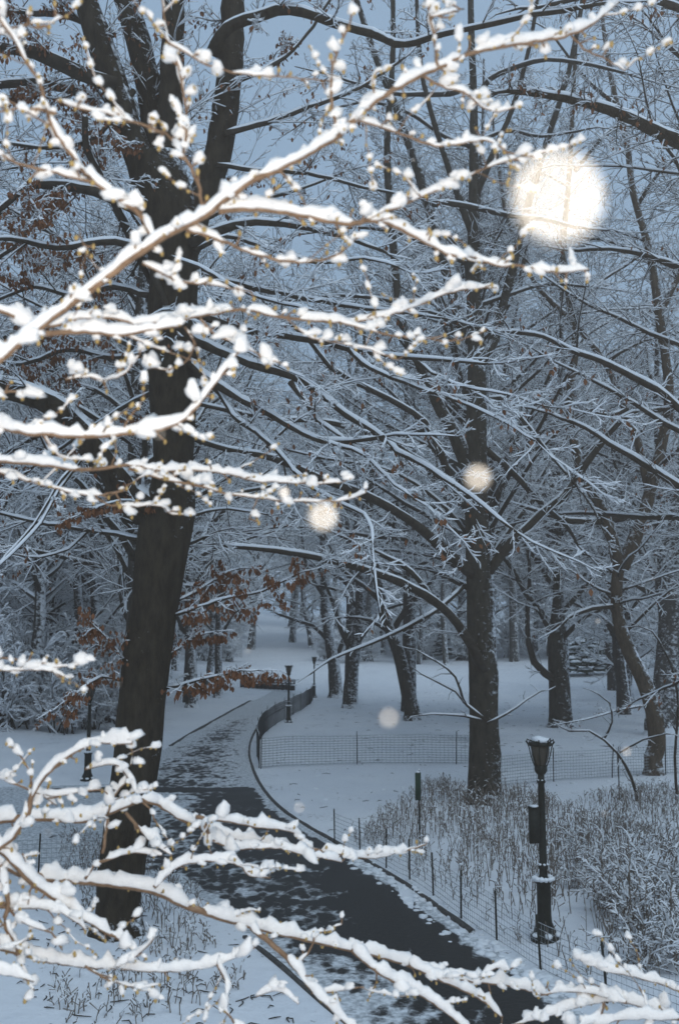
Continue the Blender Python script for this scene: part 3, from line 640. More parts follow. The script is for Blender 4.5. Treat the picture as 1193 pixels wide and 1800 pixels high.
# tree just outside the right of the picture whose boughs reach in
hero('overhanging_tree', 'snow-laden boughs with fine twigs reaching in at the right from a tree out of sight', 21.0,
  [(1500, 1560, 60), (1495, 1300, 56), (1490, 900, 50), (1480, 500, 44), (1460, 200, 36), (1430, -100, 28), (1400, -300, 18)],
  [],
  [([(1484, 420), (1400, 340), (1300, 290), (1200, 252), (1150, 230), (1100, 206), (1030, 182), (950, 166), (890, 160)], (40, 8), (0, -4), dict(th=.03, L=.9, spacing=.14, bark='bark')),
   ([(1490, 1000), (1380, 950), (1280, 900), (1195, 856), (1153, 829), (1111, 804), (1070, 780), (1028, 751), (985, 735), (950, 722), (900, 712)], (20, 3), (0, 3), dict(th=.018)),
   ([(1488, 900), (1350, 810), (1260, 760), (1193, 718), (1153, 684), (1111, 662), (1055, 634), (1000, 615), (955, 592), (877, 581), (820, 575)], (20, 5), (0, 2), dict(th=.018)),
   ([(1485, 700), (1350, 560), (1193, 470), (1090, 440), (1000, 440)], (16, 5), (0, 4), dict(th=.014)),
   ([(1470, 250), (1300, 80), (1180, 10), (1060, -10), (960, 10)], (22, 8), (0, -1), dict(th=.014, spacing=.25)),
   ([(1492, 1250), (1350, 1180), (1260, 1170), (1190, 1200), (1120, 1230)], (10, 3), (0, 6), dict(L=.8))],
  bark='bark', th=0.011, spacing=0.36, L=1.3, level=1, leafp=0.10, seed=51.0)

# ------------------------------------------------------------------ trees on the lawn further back
def simple_tree(name, label, trunk, limbs, d=None, bark='bark_far', th=.03, L=2.4, spacing=.95, group=None, seed=0., lift=-.02, leafp=0., auto=(18, .4, 4, 9)):
    return hero(name, label, d, trunk, [], [(*l, dict(lift=lift)) for l in limbs], bark=bark, th=th, spacing=spacing, L=L, level=1, seed=seed, rmin=.014, k=16, group=group, leafp=leafp, auto=auto)
simple_tree('leaning_tree', 'leaning snow-sided tree trunk on the lawn behind the mesh fence', [(724, 1266, 27), (716, 1215, 25), (704, 1160, 22), (690, 1118, 22), (676, 1080, 17), (660, 1000, 14), (650, 900, 12), (652, 760, 9), (640, 600, 6), (650, 450, 4)],
  [([(688, 1112), (720, 1060), (760, 1020), (790, 960)], (11, 5), (0, -1)), ([(672, 1060), (640, 1030), (600, 1000), (570, 940)], (10, 4), (0, 2)), ([(660, 990), (690, 930), (700, 860)], (8, 4), (0, 1)), ([(692, 1118), (650, 1090), (610, 1085)], (7, 4), (0, -1))], seed=61., bark='bark_snowy')
simple_tree('twin_tree', 'snow-banded trunk of the nearer of two trees beside the far lamp post', [(616, 1244, 26), (617, 1200, 24), (622, 1150, 21), (630, 1095, 16), (632, 1020, 14), (630, 900, 11), (622, 780, 9), (628, 640, 6), (620, 520, 4)],
  [([(622, 1140), (650, 1100), (680, 1070), (720, 1060)], (9, 4), (0, -1)), ([(620, 1150), (600, 1110), (585, 1060), (560, 1000)], (10, 4), (0, 1)), ([(630, 1070), (600, 1040), (560, 1030)], (8, 4), (0, 1)), ([(632, 1000), (670, 950), (700, 930)], (8, 4), (0, 1))], seed=63.)
simple_tree('twin_tree', 'dark trunk of the farther of two trees beside the far lamp post', [(590, 1226, 24), (588, 1180, 22), (580, 1130, 18), (572, 1080, 14), (568, 1000, 12), (565, 900, 10), (556, 760, 7), (560, 620, 4)],
  [([(580, 1130), (550, 1100), (520, 1090), (490, 1080)], (8, 4), (0, -1)), ([(588, 1165), (605, 1120), (620, 1080)], (9, 4), (0, 1)), ([(570, 1050), (540, 1000), (530, 940)], (7, 4), (0, 1))], seed=65.)
simple_tree('young_tree', 'slim dark tree near the far hedge, between the leaning tree and the straight tree', [(783, 1170, 10), (780, 1120, 9), (778, 1060, 8), (780, 960, 7), (786, 820, 5)], [([(779, 1090), (760, 1050), (750, 1010)], (5, 3), (0, 1)), ([(780, 1070), (800, 1030), (815, 990)], (5, 3), (0, 1))], seed=67.)
simple_tree('pathside_tree', 'dark tree beside the path kerb, half hidden by the brown beech leaves', [(338, 1244, 22), (337, 1190, 20), (334, 1130, 17), (332, 1060, 14), (335, 950, 12), (340, 800, 9), (360, 640, 5)], [([(334, 1130), (310, 1080), (300, 1020)], (8, 4), (0, 1)), ([(334, 1110), (370, 1060), (400, 1040)], (8, 4), (0, 1)), ([(333, 1040), (370, 990), (420, 950)], (7, 4), (0, 1)), ([(333, 1000), (290, 960), (250, 930)], (7, 4), (0, 1))], seed=69.)
simple_tree('pathside_tree', 'slim tree with a flared foot left of the far park bench', [(384, 1226, 15), (384, 1170, 13), (384, 1110, 11), (386, 1040, 9), (388, 950, 8), (396, 820, 6), (410, 700, 4)], [([(384, 1130), (410, 1080), (440, 1060)], (6, 3), (0, 1)), ([(385, 1080), (360, 1040), (350, 1000)], (6, 3), (0, 1))], seed=71.)
for (tx, by, w, sd, lb) in ((138, 1262, 22, 73., 'shaggy dark trunk beside the left lamp post, the left of a pair'), (166, 1258, 20, 75., 'shaggy dark trunk beside the left lamp post, the right of a pair')):
    simple_tree('woodland_tree', lb, [(tx, by, w), (tx+1, by-70, w*.9), (tx+3, by-150, w*.8), (tx-2, by-260, w*.6), (tx, by-420, w*.5), (tx+6, by-600, w*.36), (tx, by-760, w*.2)], [([(tx+2, by-120), (tx-40, by-170), (tx-80, by-180)], (7, 3), (0, -2)), ([(tx+2, by-140), (tx+50, by-200), (tx+80, by-240)], (7, 3), (0, 2)), ([(tx, by-220), (tx-50, by-280), (tx-90, by-320)], (7, 3), (0, 2)), ([(tx, by-280), (tx+40, by-340), (tx+90, by-380)], (7, 3), (0, 1))], seed=sd, leafp=.03)

for (tx, by, w, sd, lb, au) in ((262, 1330, 26, 81., 'bare tree right behind the big beech, only its crown showing', (26, .35, 4, 9)), (846, 1305, 24, 83., 'bare tree right behind the straight tree, only its crown showing', (26, .35, 4, 10)), (-90, 1340, 30, 85., 'bare tree out of sight at the left, its snowy crown reaching in', (26, .2, 4, 9)), (1290, 1330, 30, 87., 'bare tree out of sight at the right, its snowy crown reaching in', (28, .25, 5, 10))):
    simple_tree('woodland_tree', lb, [(tx, by, w), (tx+2, by-160, w*.9), (tx-4, by-360, w*.7), (tx+6, by-620, w*.5), (tx, by-900, w*.35), (tx+4, by-1200, w*.18)], [], seed=sd, auto=au, th=.02, L=1.9, spacing=.7)

# ------------------------------------------------------------------ woodland behind: prototypes copied
def proto_tree(seed, H, lean, nl, low=.22, th=.044, L=2.2):
    random.seed(seed); root = thing('woodland_tree', 'bare snow-laden tree in the woods beyond the lawn', 'tree', 'bare trees of the woods beyond the lawn')
    pts = [(0, 0, -.4)]; x = y = 0; n = 12; dx, dy = lean, 0
    for i in range(1, n+1): dx += random.gauss(0, .05); dy += random.gauss(0, .05); x += dx*H/n; y += dy*H/n; pts.append((x, y, H*i/n))
    r0 = H*.018; S = spline([(*p, r0*(1.25 if i == 0 else 1 - .88*i/n)) for i, p in enumerate(pts)], .6)
    b = MB(); trunk_tube(b, S[:, :3], S[:, 3], 10, .05, seed); b.build('trunk', 'bark_far', root)
    C = Crown(th, 0, .016); ca = random.uniform(0, 6)
    lb = MB()
    for i in range(nl):
        f = low + (1-low)*(i + random.random()*.6)/nl; k = min(len(S)-2, int(f*(len(S)-1))); p = S[k]
        ca += 2.4 + random.gauss(0, .4); up = random.uniform(.25, 1.0) + f*.5
        d = np.array([math.cos(ca), math.sin(ca), up]); d /= np.linalg.norm(d)
        LL = H*random.uniform(.24, .42)*(1.15 - .6*f)
        q, _ = path3(tuple(p[:3]), tuple(d), LL, 7, .12, -.02)
        rr = [max(.02, p[3]*.5*(1 - .8*j/7)) for j in range(8)]
        lb.tube(q, rr, 5); add_snow(C.sn, q, rr, th*1.2, 4); C.dress(q, rr, .5, L, 1, .1)
    lb.build('limbs', 'twig', root, True, True); C.tw.build('twigs', 'twig', root, True, True); C.sn.build('snow', 'snow', root, True, True)
    return root
def canopy_tree(seed, H):
    random.seed(seed); root = thing('woodland_tree', 'very tall wide-crowned bare tree whose twigs close the canopy overhead', 'tree', 'tall canopy trees')
    S = spline([(0, 0, -.4, .42), (.1, 0, H*.3, .33), (-.2, .2, H*.6, .22), (.2, 0, H, .05)], .8); b = MB(); trunk_tube(b, S[:, :3], S[:, 3], 12, .05, seed); b.build('trunk', 'bark_far', root)
    C = Crown(.015, 0, .009); lb = MB(); ca = 0
    for i in range(30):
        f = .30 + .68*(i + random.random())/30; p = S[min(len(S)-2, int(f*(len(S)-1)))]; ca += 2.4 + random.gauss(0, .4)
        v = np.array([math.cos(ca), math.sin(ca), random.uniform(.25, 1.1)]); v /= np.linalg.norm(v)
        q, _ = path3(tuple(p[:3]), tuple(v), H*random.uniform(.26, .46)*(1.2 - .55*f), 9, .13, 0.0); r = [max(.012, p[3]*.45*(1 - .85*j/9)) for j in range(10)]
        lb.tube(q, r, 5); add_snow(C.sn, q, r, .02, 4); C.dress(q, r, .42, 1.9, 1, .1)
    lb.build('limbs', 'twig', root, True, True); C.tw.build('twigs', 'twig', root, True, True); C.sn.build('snow', 'snow', root, True, True); return root
def proto_bush(seed, H, n, label, group, th=.052, L=.9, tm='twig'):
    random.seed(seed); root = thing('snowy_bush', label, 'bush', group); C = Crown(th, 0, .01)
    for i in range(n):
        a = random.uniform(0, 6.28); o = random.uniform(.1, .55); d = np.array([math.cos(a)*o, math.sin(a)*o, 1.0]); d /= np.linalg.norm(d)
        q, _ = path3((random.gauss(0, H*.10), random.gauss(0, H*.10), -.1), tuple(d), H*random.uniform(.6, 1.15), 6, .13, -.06)
        rr = [max(.01, H*.012*(1 - .7*j/6)) for j in range(7)]; C.tw.tube(q, rr, 4); add_snow(C.sn, q, rr, th, 4); C.dress(q, rr, .26*max(.6, H/3), L, 1, .2, 0, -.05)
    C.tw.build('twigs', tm, root, True, True); C.sn.build('snow', 'snow', root, True, True); return root
protos = [proto_tree(101, 17, .05, 26), proto_tree(102, 21, -.08, 28, .3), proto_tree(103, 14, .15, 24, .15), proto_tree(104, 19, 0., 26, .2)]
random.seed(5)
spots = []
def free(x, y, m): return all((x-a)**2 + (y-b)**2 > m*m for a, b in spots)
def put(protos, n, xr, yr, m, smin, smax, ok=None, lab=None):
    k = t = 0
    while k < n and t < n*40:
        t += 1; y = random.uniform(*yr); x = random.uniform(*xr)*y
        if not free(x, y, m) or (ok and not ok(x, y)): continue
        spots.append((x, y)); k += 1; pr = random.choice(protos); s = random.uniform(smin, smax)
        if pr not in used: used.add(pr); pr.location = (x, y, gz(x, y)); pr.rotation_euler = (0, 0, random.uniform(0, 6.28)); pr.scale = (s,)*3; c = pr
        else: c = copy_tree(pr, (x, y, gz(x, y)), random.uniform(0, 6.28), (s, s, s*random.uniform(.95, 1.1)))
        if lab: c['label'], c['group'] = lab
used = set()
def clear_lawn(x, y):                         # keep the lawn and the path open
    px = CX + x/y*FPX
    if px < 130: return y > 55
    if px < 430: return y > 100
    if px < 570: return y > 185
    return y > 138
put(protos, 26, (-.40, -.20), (58, 110), 5.0, .95, 1.35, clear_lawn, ('bare snow-laden tree on the rising ground behind the left lamp post', 'bare trees on the left slope'))
put(protos, 14, (.27, .42), (62, 125), 6.0, 1.0, 1.4, lambda x, y: y > 70, ('bare snowy tree in the grove behind the crooked tree', 'bare trees of the right hand grove'))
put(protos, 58, (-.42, .42), (100, 170), 4.5, 1.1, 1.6, clear_lawn, ('bare snow-laden tree along the far edge of the lawn', 'bare trees edging the far lawn'))
put(protos, 60, (-.44, .44), (165, 250), 6.0, 1.3, 1.9, None, ('tall hazy bare tree on the far hillside above the bench', 'bare trees of the far hillside'))
bl = 'rounded snow-covered bush in the undergrowth of the far woods'
bushes = [proto_bush(201, 3.2, 16, bl, 'undergrowth bushes of the woods'), proto_bush(202, 4.4, 18, bl, 'undergrowth bushes of the woods', .06, 1.3)]
can = [canopy_tree(111, 24), canopy_tree(112, 27)]
random.seed(15)
for i, (px, d, sc) in enumerate(((262, 40, 1.0), (848, 45, 1.05), (238, 27, .85), (850, 38, .92), (262, 50, 1.15), (848, 54, 1.2), (-150, 27, .95), (1380, 29, 1.0), (1168, 62, 1.2), (150, 70, 1.3), (716, 74, 1.3), (615, 86, 1.3), (982, 66, 1.25), (1500, 44, 1.1), (-260, 44, 1.1), (338, 84, 1.3), (900, 140, 1.6), (1060, 145, 1.6), (262, 62, 1.25), (848, 64, 1.3))):
    x = (px - CX)/FPX*d
    if i < 2: c = can[i]; c.location = (x, d, gz(x, d)); c.scale = (sc,)*3
    else: c = copy_tree(can[i % 2], (x, d, gz(x, d)), random.uniform(0, 6.28), (sc,)*3)
    spots.append((x, d))
# trees added around the viewer, out of the picture, to shade the near ground
for i, (x, y) in enumerate(((-11, 5), (11, 7), (7, -6), (-6, -8), (13.5, 15), (-14, 14))):
    c = copy_tree(can[i % 2], (x, y, gz(x, y)), i*1.3, (.62,)*3); c['label'] = 'bare tree added out of sight around the viewer to shade the near ground'; c['group'] = 'added shade trees around the viewer'
put(bushes, 44, (-.40, -.20), (52, 100), 2.4, .8, 1.3, lambda x, y: y > 56, ('rounded snow-covered bush at the foot of the left slope trees', 'bushes on the left slope'))
put(bushes, 75, (-.40, .42), (132, 190), 3.2, .9, 1.5, clear_lawn, ('rounded snow-covered bush in the undergrowth beyond the far lawn', 'bushes beyond the far lawn'))

# ------------------------------------------------------------------ layered evergreens
def evergreen(label, px, py, d, W, H, seed):
    random.seed(seed); p = at(px, py, d); root = thing('evergreen_shrub', label, 'shrub', None, (p[0], d, gz(p[0], d)))
    b = MB(); b.tube([(0, 0, -.3), (0.05, 0, H*.3), (0, .05, H*.75)], [.16, .13, .05], 7, True); b.build('trunk', 'bark', root)
    g = MB(); s = MB()
    for i in range(110):
        f = random.random(); a = random.uniform(0, 6.28); rr = W*math.sqrt(max(0, 1 - (f*.96)**2))*random.uniform(.55, 1.0); z = H*(.16 + .8*f)
        c = (rr*math.cos(a), rr*math.sin(a), z - .10*rr); sz = W*random.uniform(.15, .26); lump(g, c, sz, .35); lump(s, (c[0]*1.04, c[1]*1.04, c[2] + sz*.25), sz*.98, .30)
        for _ in range(3):
            aa = a + random.gauss(0, .6); g.tube([c, (c[0] + math.cos(aa)*sz, c[1] + math.sin(aa)*sz, c[2] - sz*.1), (c[0] + math.cos(aa)*sz*1.6, c[1] + math.sin(aa)*sz*1.6, c[2] - sz*.4)], [sz*.14, sz*.1, .01], 3)
    g.build('needles', 'needle', root, True, True); s.build('snow', 'snow', root, True, True)
evergreen('low domed evergreen with layers of snow at the edge of the lawn', 1030, 1173, 112, 2.9, 4.2, 301)
evergreen('dark evergreen behind the slim tree at the lawn edge', 810, 1165, 150, 3.6, 5.2, 302)
evergreen('dark evergreen clump between the leaning tree and the slim tree', 740, 1165, 156, 3.2, 4.6, 303)

# ------------------------------------------------------------------ mesh fences
def mesh_fence(label, pts, h, post_every, nst, r, tie, tilt=0.0, posts=None, fm='pale_fence'):
    root = thing('mesh_fence', label, 'fence'); S = spline([G(*p) for p in pts], 0.6); S[:, 2] = [gz(x, y) for x, y, _ in S]
    n = len(S); sag = np.array([mnoise.noise((i*.35, 0, h)) for i in range(n)])
    off = np.array([mnoise.noise((i*.3, 7, h))*.05 for i in range(n)])
    for k in range(nst):
        f = (k + .6)/nst; P = S.copy(); P[:, 2] += h*f + sag*.06*f; P[:, 1] += off*f
        b = MB(); b.tube(P, [r]*n, 4); b.build('strand', fm, root)
    b = MB(); sb = MB(); Ls = np.cumsum(np.r_[0, np.linalg.norm(np.diff(S[:, :2], axis=0), axis=1)])
    for s in np.arange(0, Ls[-1], tie):
        p = [np.interp(s, Ls, S[:, c]) for c in range(3)]; g = np.interp(s, Ls, sag); o = np.interp(s, Ls, off)
        b.tube([(p[0], p[1], p[2] + h*.05), (p[0], p[1] + o, p[2] + h*.97 + g*.06)], [r*.55, r*.55], 3, True)
    b.build('mesh_ties', fm, root, True, True)
    P = S.copy(); P[:, 2] += h*((nst - .4)/nst) + sag*.06 + r*.8; P[:, 1] += off; sb.tube(P, [r*.8*random.uniform(.5, 1.4) for _ in range(n)], 4); sb.build('snow', 'snow', root, True, True)
    for s in (np.arange(0, Ls[-1] + .01, post_every) if posts is None else posts):
        p = [np.interp(s, Ls, S[:, c]) for c in range(3)]; b = MB(); tx = random.gauss(0, .03) + tilt
        b.tube([(p[0], p[1] - .03, p[2] - .2), (p[0] + tx*.5, p[1] - .03, p[2] + h*.6), (p[0] + tx, p[1] - .03, p[2] + h*1.10)], [.021, .021, .02], 6, True); b.build('post', 'iron', root)
mesh_fence('dark mesh fence curving along the far path past the lamp post', [(456, 1350), (452, 1318), (464, 1292), (488, 1272), (518, 1255), (543, 1240), (550, 1230)], 1.32, 4.0, 9, .020, .20, fm='fence')
mesh_fence('long mesh fence running straight across the lawn to the straight tree', [(459, 1351), (520, 1347), (580, 1345), (645, 1343), (720, 1343), (790, 1343), (822, 1344)], 1.28, 4.3, 12, .0135, .18)
mesh_fence('mesh fence behind the lamp post between the straight tree and the crooked tree', [(878, 1384), (930, 1378), (990, 1372), (1060, 1368), (1130, 1364), (1240, 1358)], 1.15, 2.6, 10, .012, .13, .06)
mesh_fence('low wire mesh fence along the path edge below the dry stems', [(588, 1482), (650, 1510), (700, 1538), (760, 1575), (830, 1628), (900, 1674), (965, 1716), (1080, 1768), (1230, 1830)], .82, 1.55, 8, .005, .10)
mesh_fence('low mesh fence beside the side path, left of the big beech', [(-60, 1545), (30, 1540), (110, 1535), (170, 1530)], .85, 1.6, 8, .007, .11)

# ------------------------------------------------------------------ lamp posts
def lamp(label, base, H=3.55, rz=0.0, sign=False):
    root = thing('lamp_post', label, 'lamp post', 'cast iron park lamps', base); root.rotation_euler = (0, 0, rz); s = H/3.55
    b = MB(); b.lathe([(.27*s, -.15), (.27*s, .06), (.23*s, .10), (.19*s, .20*s), (.145*s, .30*s), (.135*s, .42*s), (.135*s, .98*s), (.165*s, 1.02*s), (.17*s, 1.07*s), (.13*s, 1.10*s), (0.0, 1.11*s)], 20, flute=.07); b.build('base', 'iron', root)
    b = MB(); b.lathe([(.085*s, 1.08*s), (.078*s, 1.25*s), (.095*s, 1.28*s), (.095*s, 1.33*s), (.075*s, 1.36*s), (.07*s, 2.2*s), (.064*s, 2.82*s), (.085*s, 2.84*s), (.085*s, 2.88*s), (.065*s, 2.9*s), (.065*s, 3.02*s)], 16, flute=.05); b.build('pole', 'iron', root)
    b = MB(); b.lathe([(.06*s, 2.98*s), (.10*s, 3.02*s), (.12*s, 3.06*s), (.12*s, 3.14*s), (.105*s, 3.17*s), (.0, 3.18*s)], 16); b.build('lantern_cup', 'iron', root)
    b = MB(); b.lathe([(.09*s, 3.15*s), (.125*s, 3.22*s), (.16*s, 3.34*s), (.175*s, 3.46*s), (.15*s, 3.54*s), (.06*s, 3.6*s), (0, 3.61*s)], 20); b.build('globe', 'glass', root)
    for i in range(8):
        a = i*math.pi/4 + .39; c, q = math.cos(a), math.sin(a); b = MB()
        b.tube([(c*r*s, q*r*s, z*s) for r, z in ((.10, 3.12), (.145, 3.22), (.185, 3.36), (.21, 3.48), (.235, 3.56))], [.011*s]*5, 6, True)
        b.tube([(c*r*s, q*r*s, z*s) for r, z in ((.235, 3.56), (.26, 3.60), (.245, 3.64), (.21, 3.62))], [.016*s, .02*s, .016*s, .012*s], 6); b.build('rib', 'iron', root)
    b = MB(); b.lathe([(.20*s, 3.52*s), (.225*s, 3.53*s), (.225*s, 3.57*s), (.20*s, 3.58*s)], 24); b.build('rim', 'iron', root)
    b = MB(); b.lathe([(.165*s, 3.575*s), (.15*s, 3.61*s), (.10*s, 3.64*s), (.04*s, 3.66*s), (0, 3.67*s)], 16); b.build('finial', 'iron', root)
    b = MB(); lump(b, (0, 0, 3.63*s), .17*s, .35); lump(b, (0.05*s, .04*s, 3.62*s), .15*s, .35)
    for i in range(12):
        a = i*.524; lump(b, (.155*s*math.cos(a), .155*s*math.sin(a), 1.085*s), .062*s, .7)
        if i % 2: lump(b, (.24*s*math.cos(a), .24*s*math.sin(a), .10), .075*s, .6); lump(b, (.08*s*math.cos(a), .08*s*math.sin(a), 1.345*s), .03*s, .6); lump(b, (.07*s*math.cos(a), .07*s*math.sin(a), 2.89*s), .018*s, .6)
    b.build('snow', 'snow', root, True, True)
    if sign:
        b = MB(); b.box((-.155, -.03, 1.96), (.095, .035, .30)); b.build('sign_box', 'iron', root)
        b = MB(); b.box((-.155, -.03, 2.285), (.105, .045, .022)); b.build('sign_box_lid', 'iron', root)
        b = MB(); lump(b, (-.15, -.03, 2.31), .09, .3); b.build('box_snow', 'snow', root, True, True)
    return root
g = G(957, 1650); lamp('near iron lamp post with a dark box on its pole among dry stems', g, 3.40, .1, True)
g = G(507, 1270); lamp('far lamp post beside the curving mesh fence', g, 3.55, .3)
g = G(154, 1372); lamp('left lamp post on the snow, its lantern hidden among brown beech leaves', g, 3.55, .2)
g = G(552, 1226); lamp('distant lamp post just past the end of the curving fence', g, 3.5, .4)

def sign_post():
    g = G(737, 1475); root = thing('sign_post', 'thin sign post with a narrow green panel standing in the dry stems', 'sign', None, g)
    b = MB(); b.tube([(0, 0, -.2), (0, 0, .9), (0, 0, 1.80)], [.028, .028, .026], 8, True); b.build('post', 'iron', root)
    b = MB(); b.box((-.03, -.045, 1.38), (.085, .012, .36), .5); b.build('sign_panel', 'sign', root)
    b = MB(); lump(b, (-.03, -.045, 1.755), .06, .4); lump(b, (0, 0, 1.81), .04, .7); b.build('snow', 'snow', root, True, True)
sign_post()

def bench():
    a, c = np.array(G(424, 1208)), np.array(G(512, 1217)); d = c - a; Ln = np.linalg.norm(d[:2]); rz = math.atan2(d[1], d[0])
    root = thing('park_bench', 'long row of park bench seats capped with snow beyond the far path', 'bench', None, tuple(a)); root.rotation_euler = (0, 0, rz)
    for k in range(4):
        b = MB(); b.box((Ln/2, .12*k - .05, .45), (Ln/2, .05, .02)); b.build('seat_slat', 'wood', root)
    for k in range(4):
        b = MB(); b.box((Ln/2, .45 + .03*k, .56 + .12*k), (Ln/2, .015, .045)); b.build('back_slat', 'wood', root)
    n = int(Ln/.62)
    sb = MB()
    for i in range(n+1):
        x = Ln*i/n; b = MB(); b.box((x, .15, .32), (.03, .28, .34)); b.build('arm_support', 'iron', root); lump(sb, (x, .1, .69), .11, .6)
        for k in range(5): lump(sb, (x + random.uniform(0, .5), random.uniform(-.05, .35), .50), .17, .4); lump(sb, (x + random.uniform(0, .5), .55, .98), .10, .5)
    sb.build('snow', 'snow', root, True, True)
bench()

# ------------------------------------------------------------------ dry stems and shrubs on the bank
def in_poly(Q, x, y): return sdist(np.array(Q), np.array([x]), np.array([y]))[0]
def stem_bed(name, label, pxs, n, h, seed):
    root = thing(name, label, 'dry plants'); root['kind'] = 'stuff'
    random.seed(seed); Q = np.array(poly(pxs)); lo, hi = Q.min(0), Q.max(0); b = MB(); s = MB(); k = 0
    X = RNG.uniform(lo[0], hi[0], n*8); Y = RNG.uniform(lo[1], hi[1], n*8); D = sdist(Q, X, Y)
    for x, y, dd in zip(X, Y, D):
        if dd < 0: continue
        if k >= n: break
        cl = mnoise.noise((x*.6, y*.6, seed)) + .6*mnoise.noise((x*1.7, y*1.7, seed))
        if cl < random.uniform(-.8, .55): continue
        k += 1; hh = h*random.uniform(.3, 1.15)*min(1, .4 + dd*.5); z = gz(x, y)
        p, _ = path3((x, y, z - .05), (random.gauss(0, .10), random.gauss(0, .10), 1), hh, 4, .09, 0); r = random.uniform(.006, .012)
        b.tube(p, [r, r, r*.9, r*.9, r*.8], 3, True, False)
        for j in (2, 3, 4):
            if random.random() < .75:
                a = random.uniform(0, 6.28); q, _e = path3(p[j], (math.cos(a)*.6, math.sin(a)*.6, random.uniform(.4, 1.1)), random.uniform(.06, .2), 2, .2, -.05)
                b.tube(q, [.006, .008, .011], 3, False, False)
                if random.random() < .6: add_snow(s, q, [.006]*3, .013, 3)
        if random.random() < .2: lump(s, p[4], random.uniform(.014, .03), .9)
    b.build('stalks', 'stem', root, True, True); s.build('snow', 'snow', root, True, True)
stem_bed('dry_stems', 'thick bed of dry brown stalks dusted with snow around the lamp post', [(612, 1478), (680, 1425), (735, 1390), (790, 1372), (830, 1410), (900, 1398), (960, 1410), (1030, 1440), (1193, 1470), (1250, 1720), (1060, 1740), (960, 1690), (880, 1640), (800, 1588), (700, 1525)], 1750, .85, 401)
stem_bed('dry_stems', 'sparse dry stalks poking from the snow below the crooked tree', [(1020, 1400), (1193, 1385), (1260, 1480), (1040, 1450)], 420, .6, 402)
stem_bed('dry_stems', 'thin dark stalks in the snow at the foot of the big beech', [(110, 1450), (340, 1548), (352, 1600), (395, 1660), (300, 1700), (90, 1590)], 420, .5, 403)
stem_bed('dry_stems', 'tangle of thin stalks in the snow below the low snowy boughs', [(90, 1700), (280, 1690), (430, 1705), (420, 1780), (250, 1830), (100, 1810)], 110, .45, 404)
bl = 'low bush bowed under snow at the right, behind the wire fence by the lamp post'
sb_ = proto_bush(211, 1.0, 11, bl, 'low bushes behind the wire fence', .013, .38, 'stem')
for i, (px, py, s) in enumerate([(1060, 1600, 1.0), (1120, 1640, 1.15), (1175, 1590, 1.2), (1130, 1700, 1.0), (1190, 1690, 1.1), (1040, 1530, .9), (1105, 1545, 1.0), (1010, 1560, .7)]):
    q = G(px, py)
    if i == 0: sb_.location = q; sb_.scale = (s,)*3
    else: copy_tree(sb_, q, i*1.7, (s,)*3)
def arching_sapling():
    random.seed(77); root = thing('sapling', 'thin sapling arching over the snow before the crooked tree', 'sapling'); C = Crown(.012, 0, .006)
    for pts, w in (([(1118, 1395), (1108, 1365), (1085, 1325), (1062, 1300), (1035, 1285), (1000, 1285)], (6, 3)), ([(1060, 1300), (1075, 1270), (1070, 1235), (1050, 1220)], (4, 2)), ([(1185, 1330), (1190, 1220), (1170, 1150), (1145, 1110), (1120, 1100)], (5, 2)), ([(1085, 1325), (1130, 1300), (1170, 1290)], (4, 2))):
        P, R = px_limb(pts, w, (33, 32)); 
        if pts[0][1] > 1320: P = np.vstack([[P[0][0], P[0][1], gz(P[0][0], P[0][1]) - .05], P]); R = np.r_[R[0], R]
        C.tw.tube(P, R, 5); add_snow(C.sn, P, R, .012); C.dress(P, R, .3, .6, 0, .2)
    C.tw.build('branches', 'twig', root, True, True); C.sn.build('snow', 'snow', root, True, True)
arching_sapling()

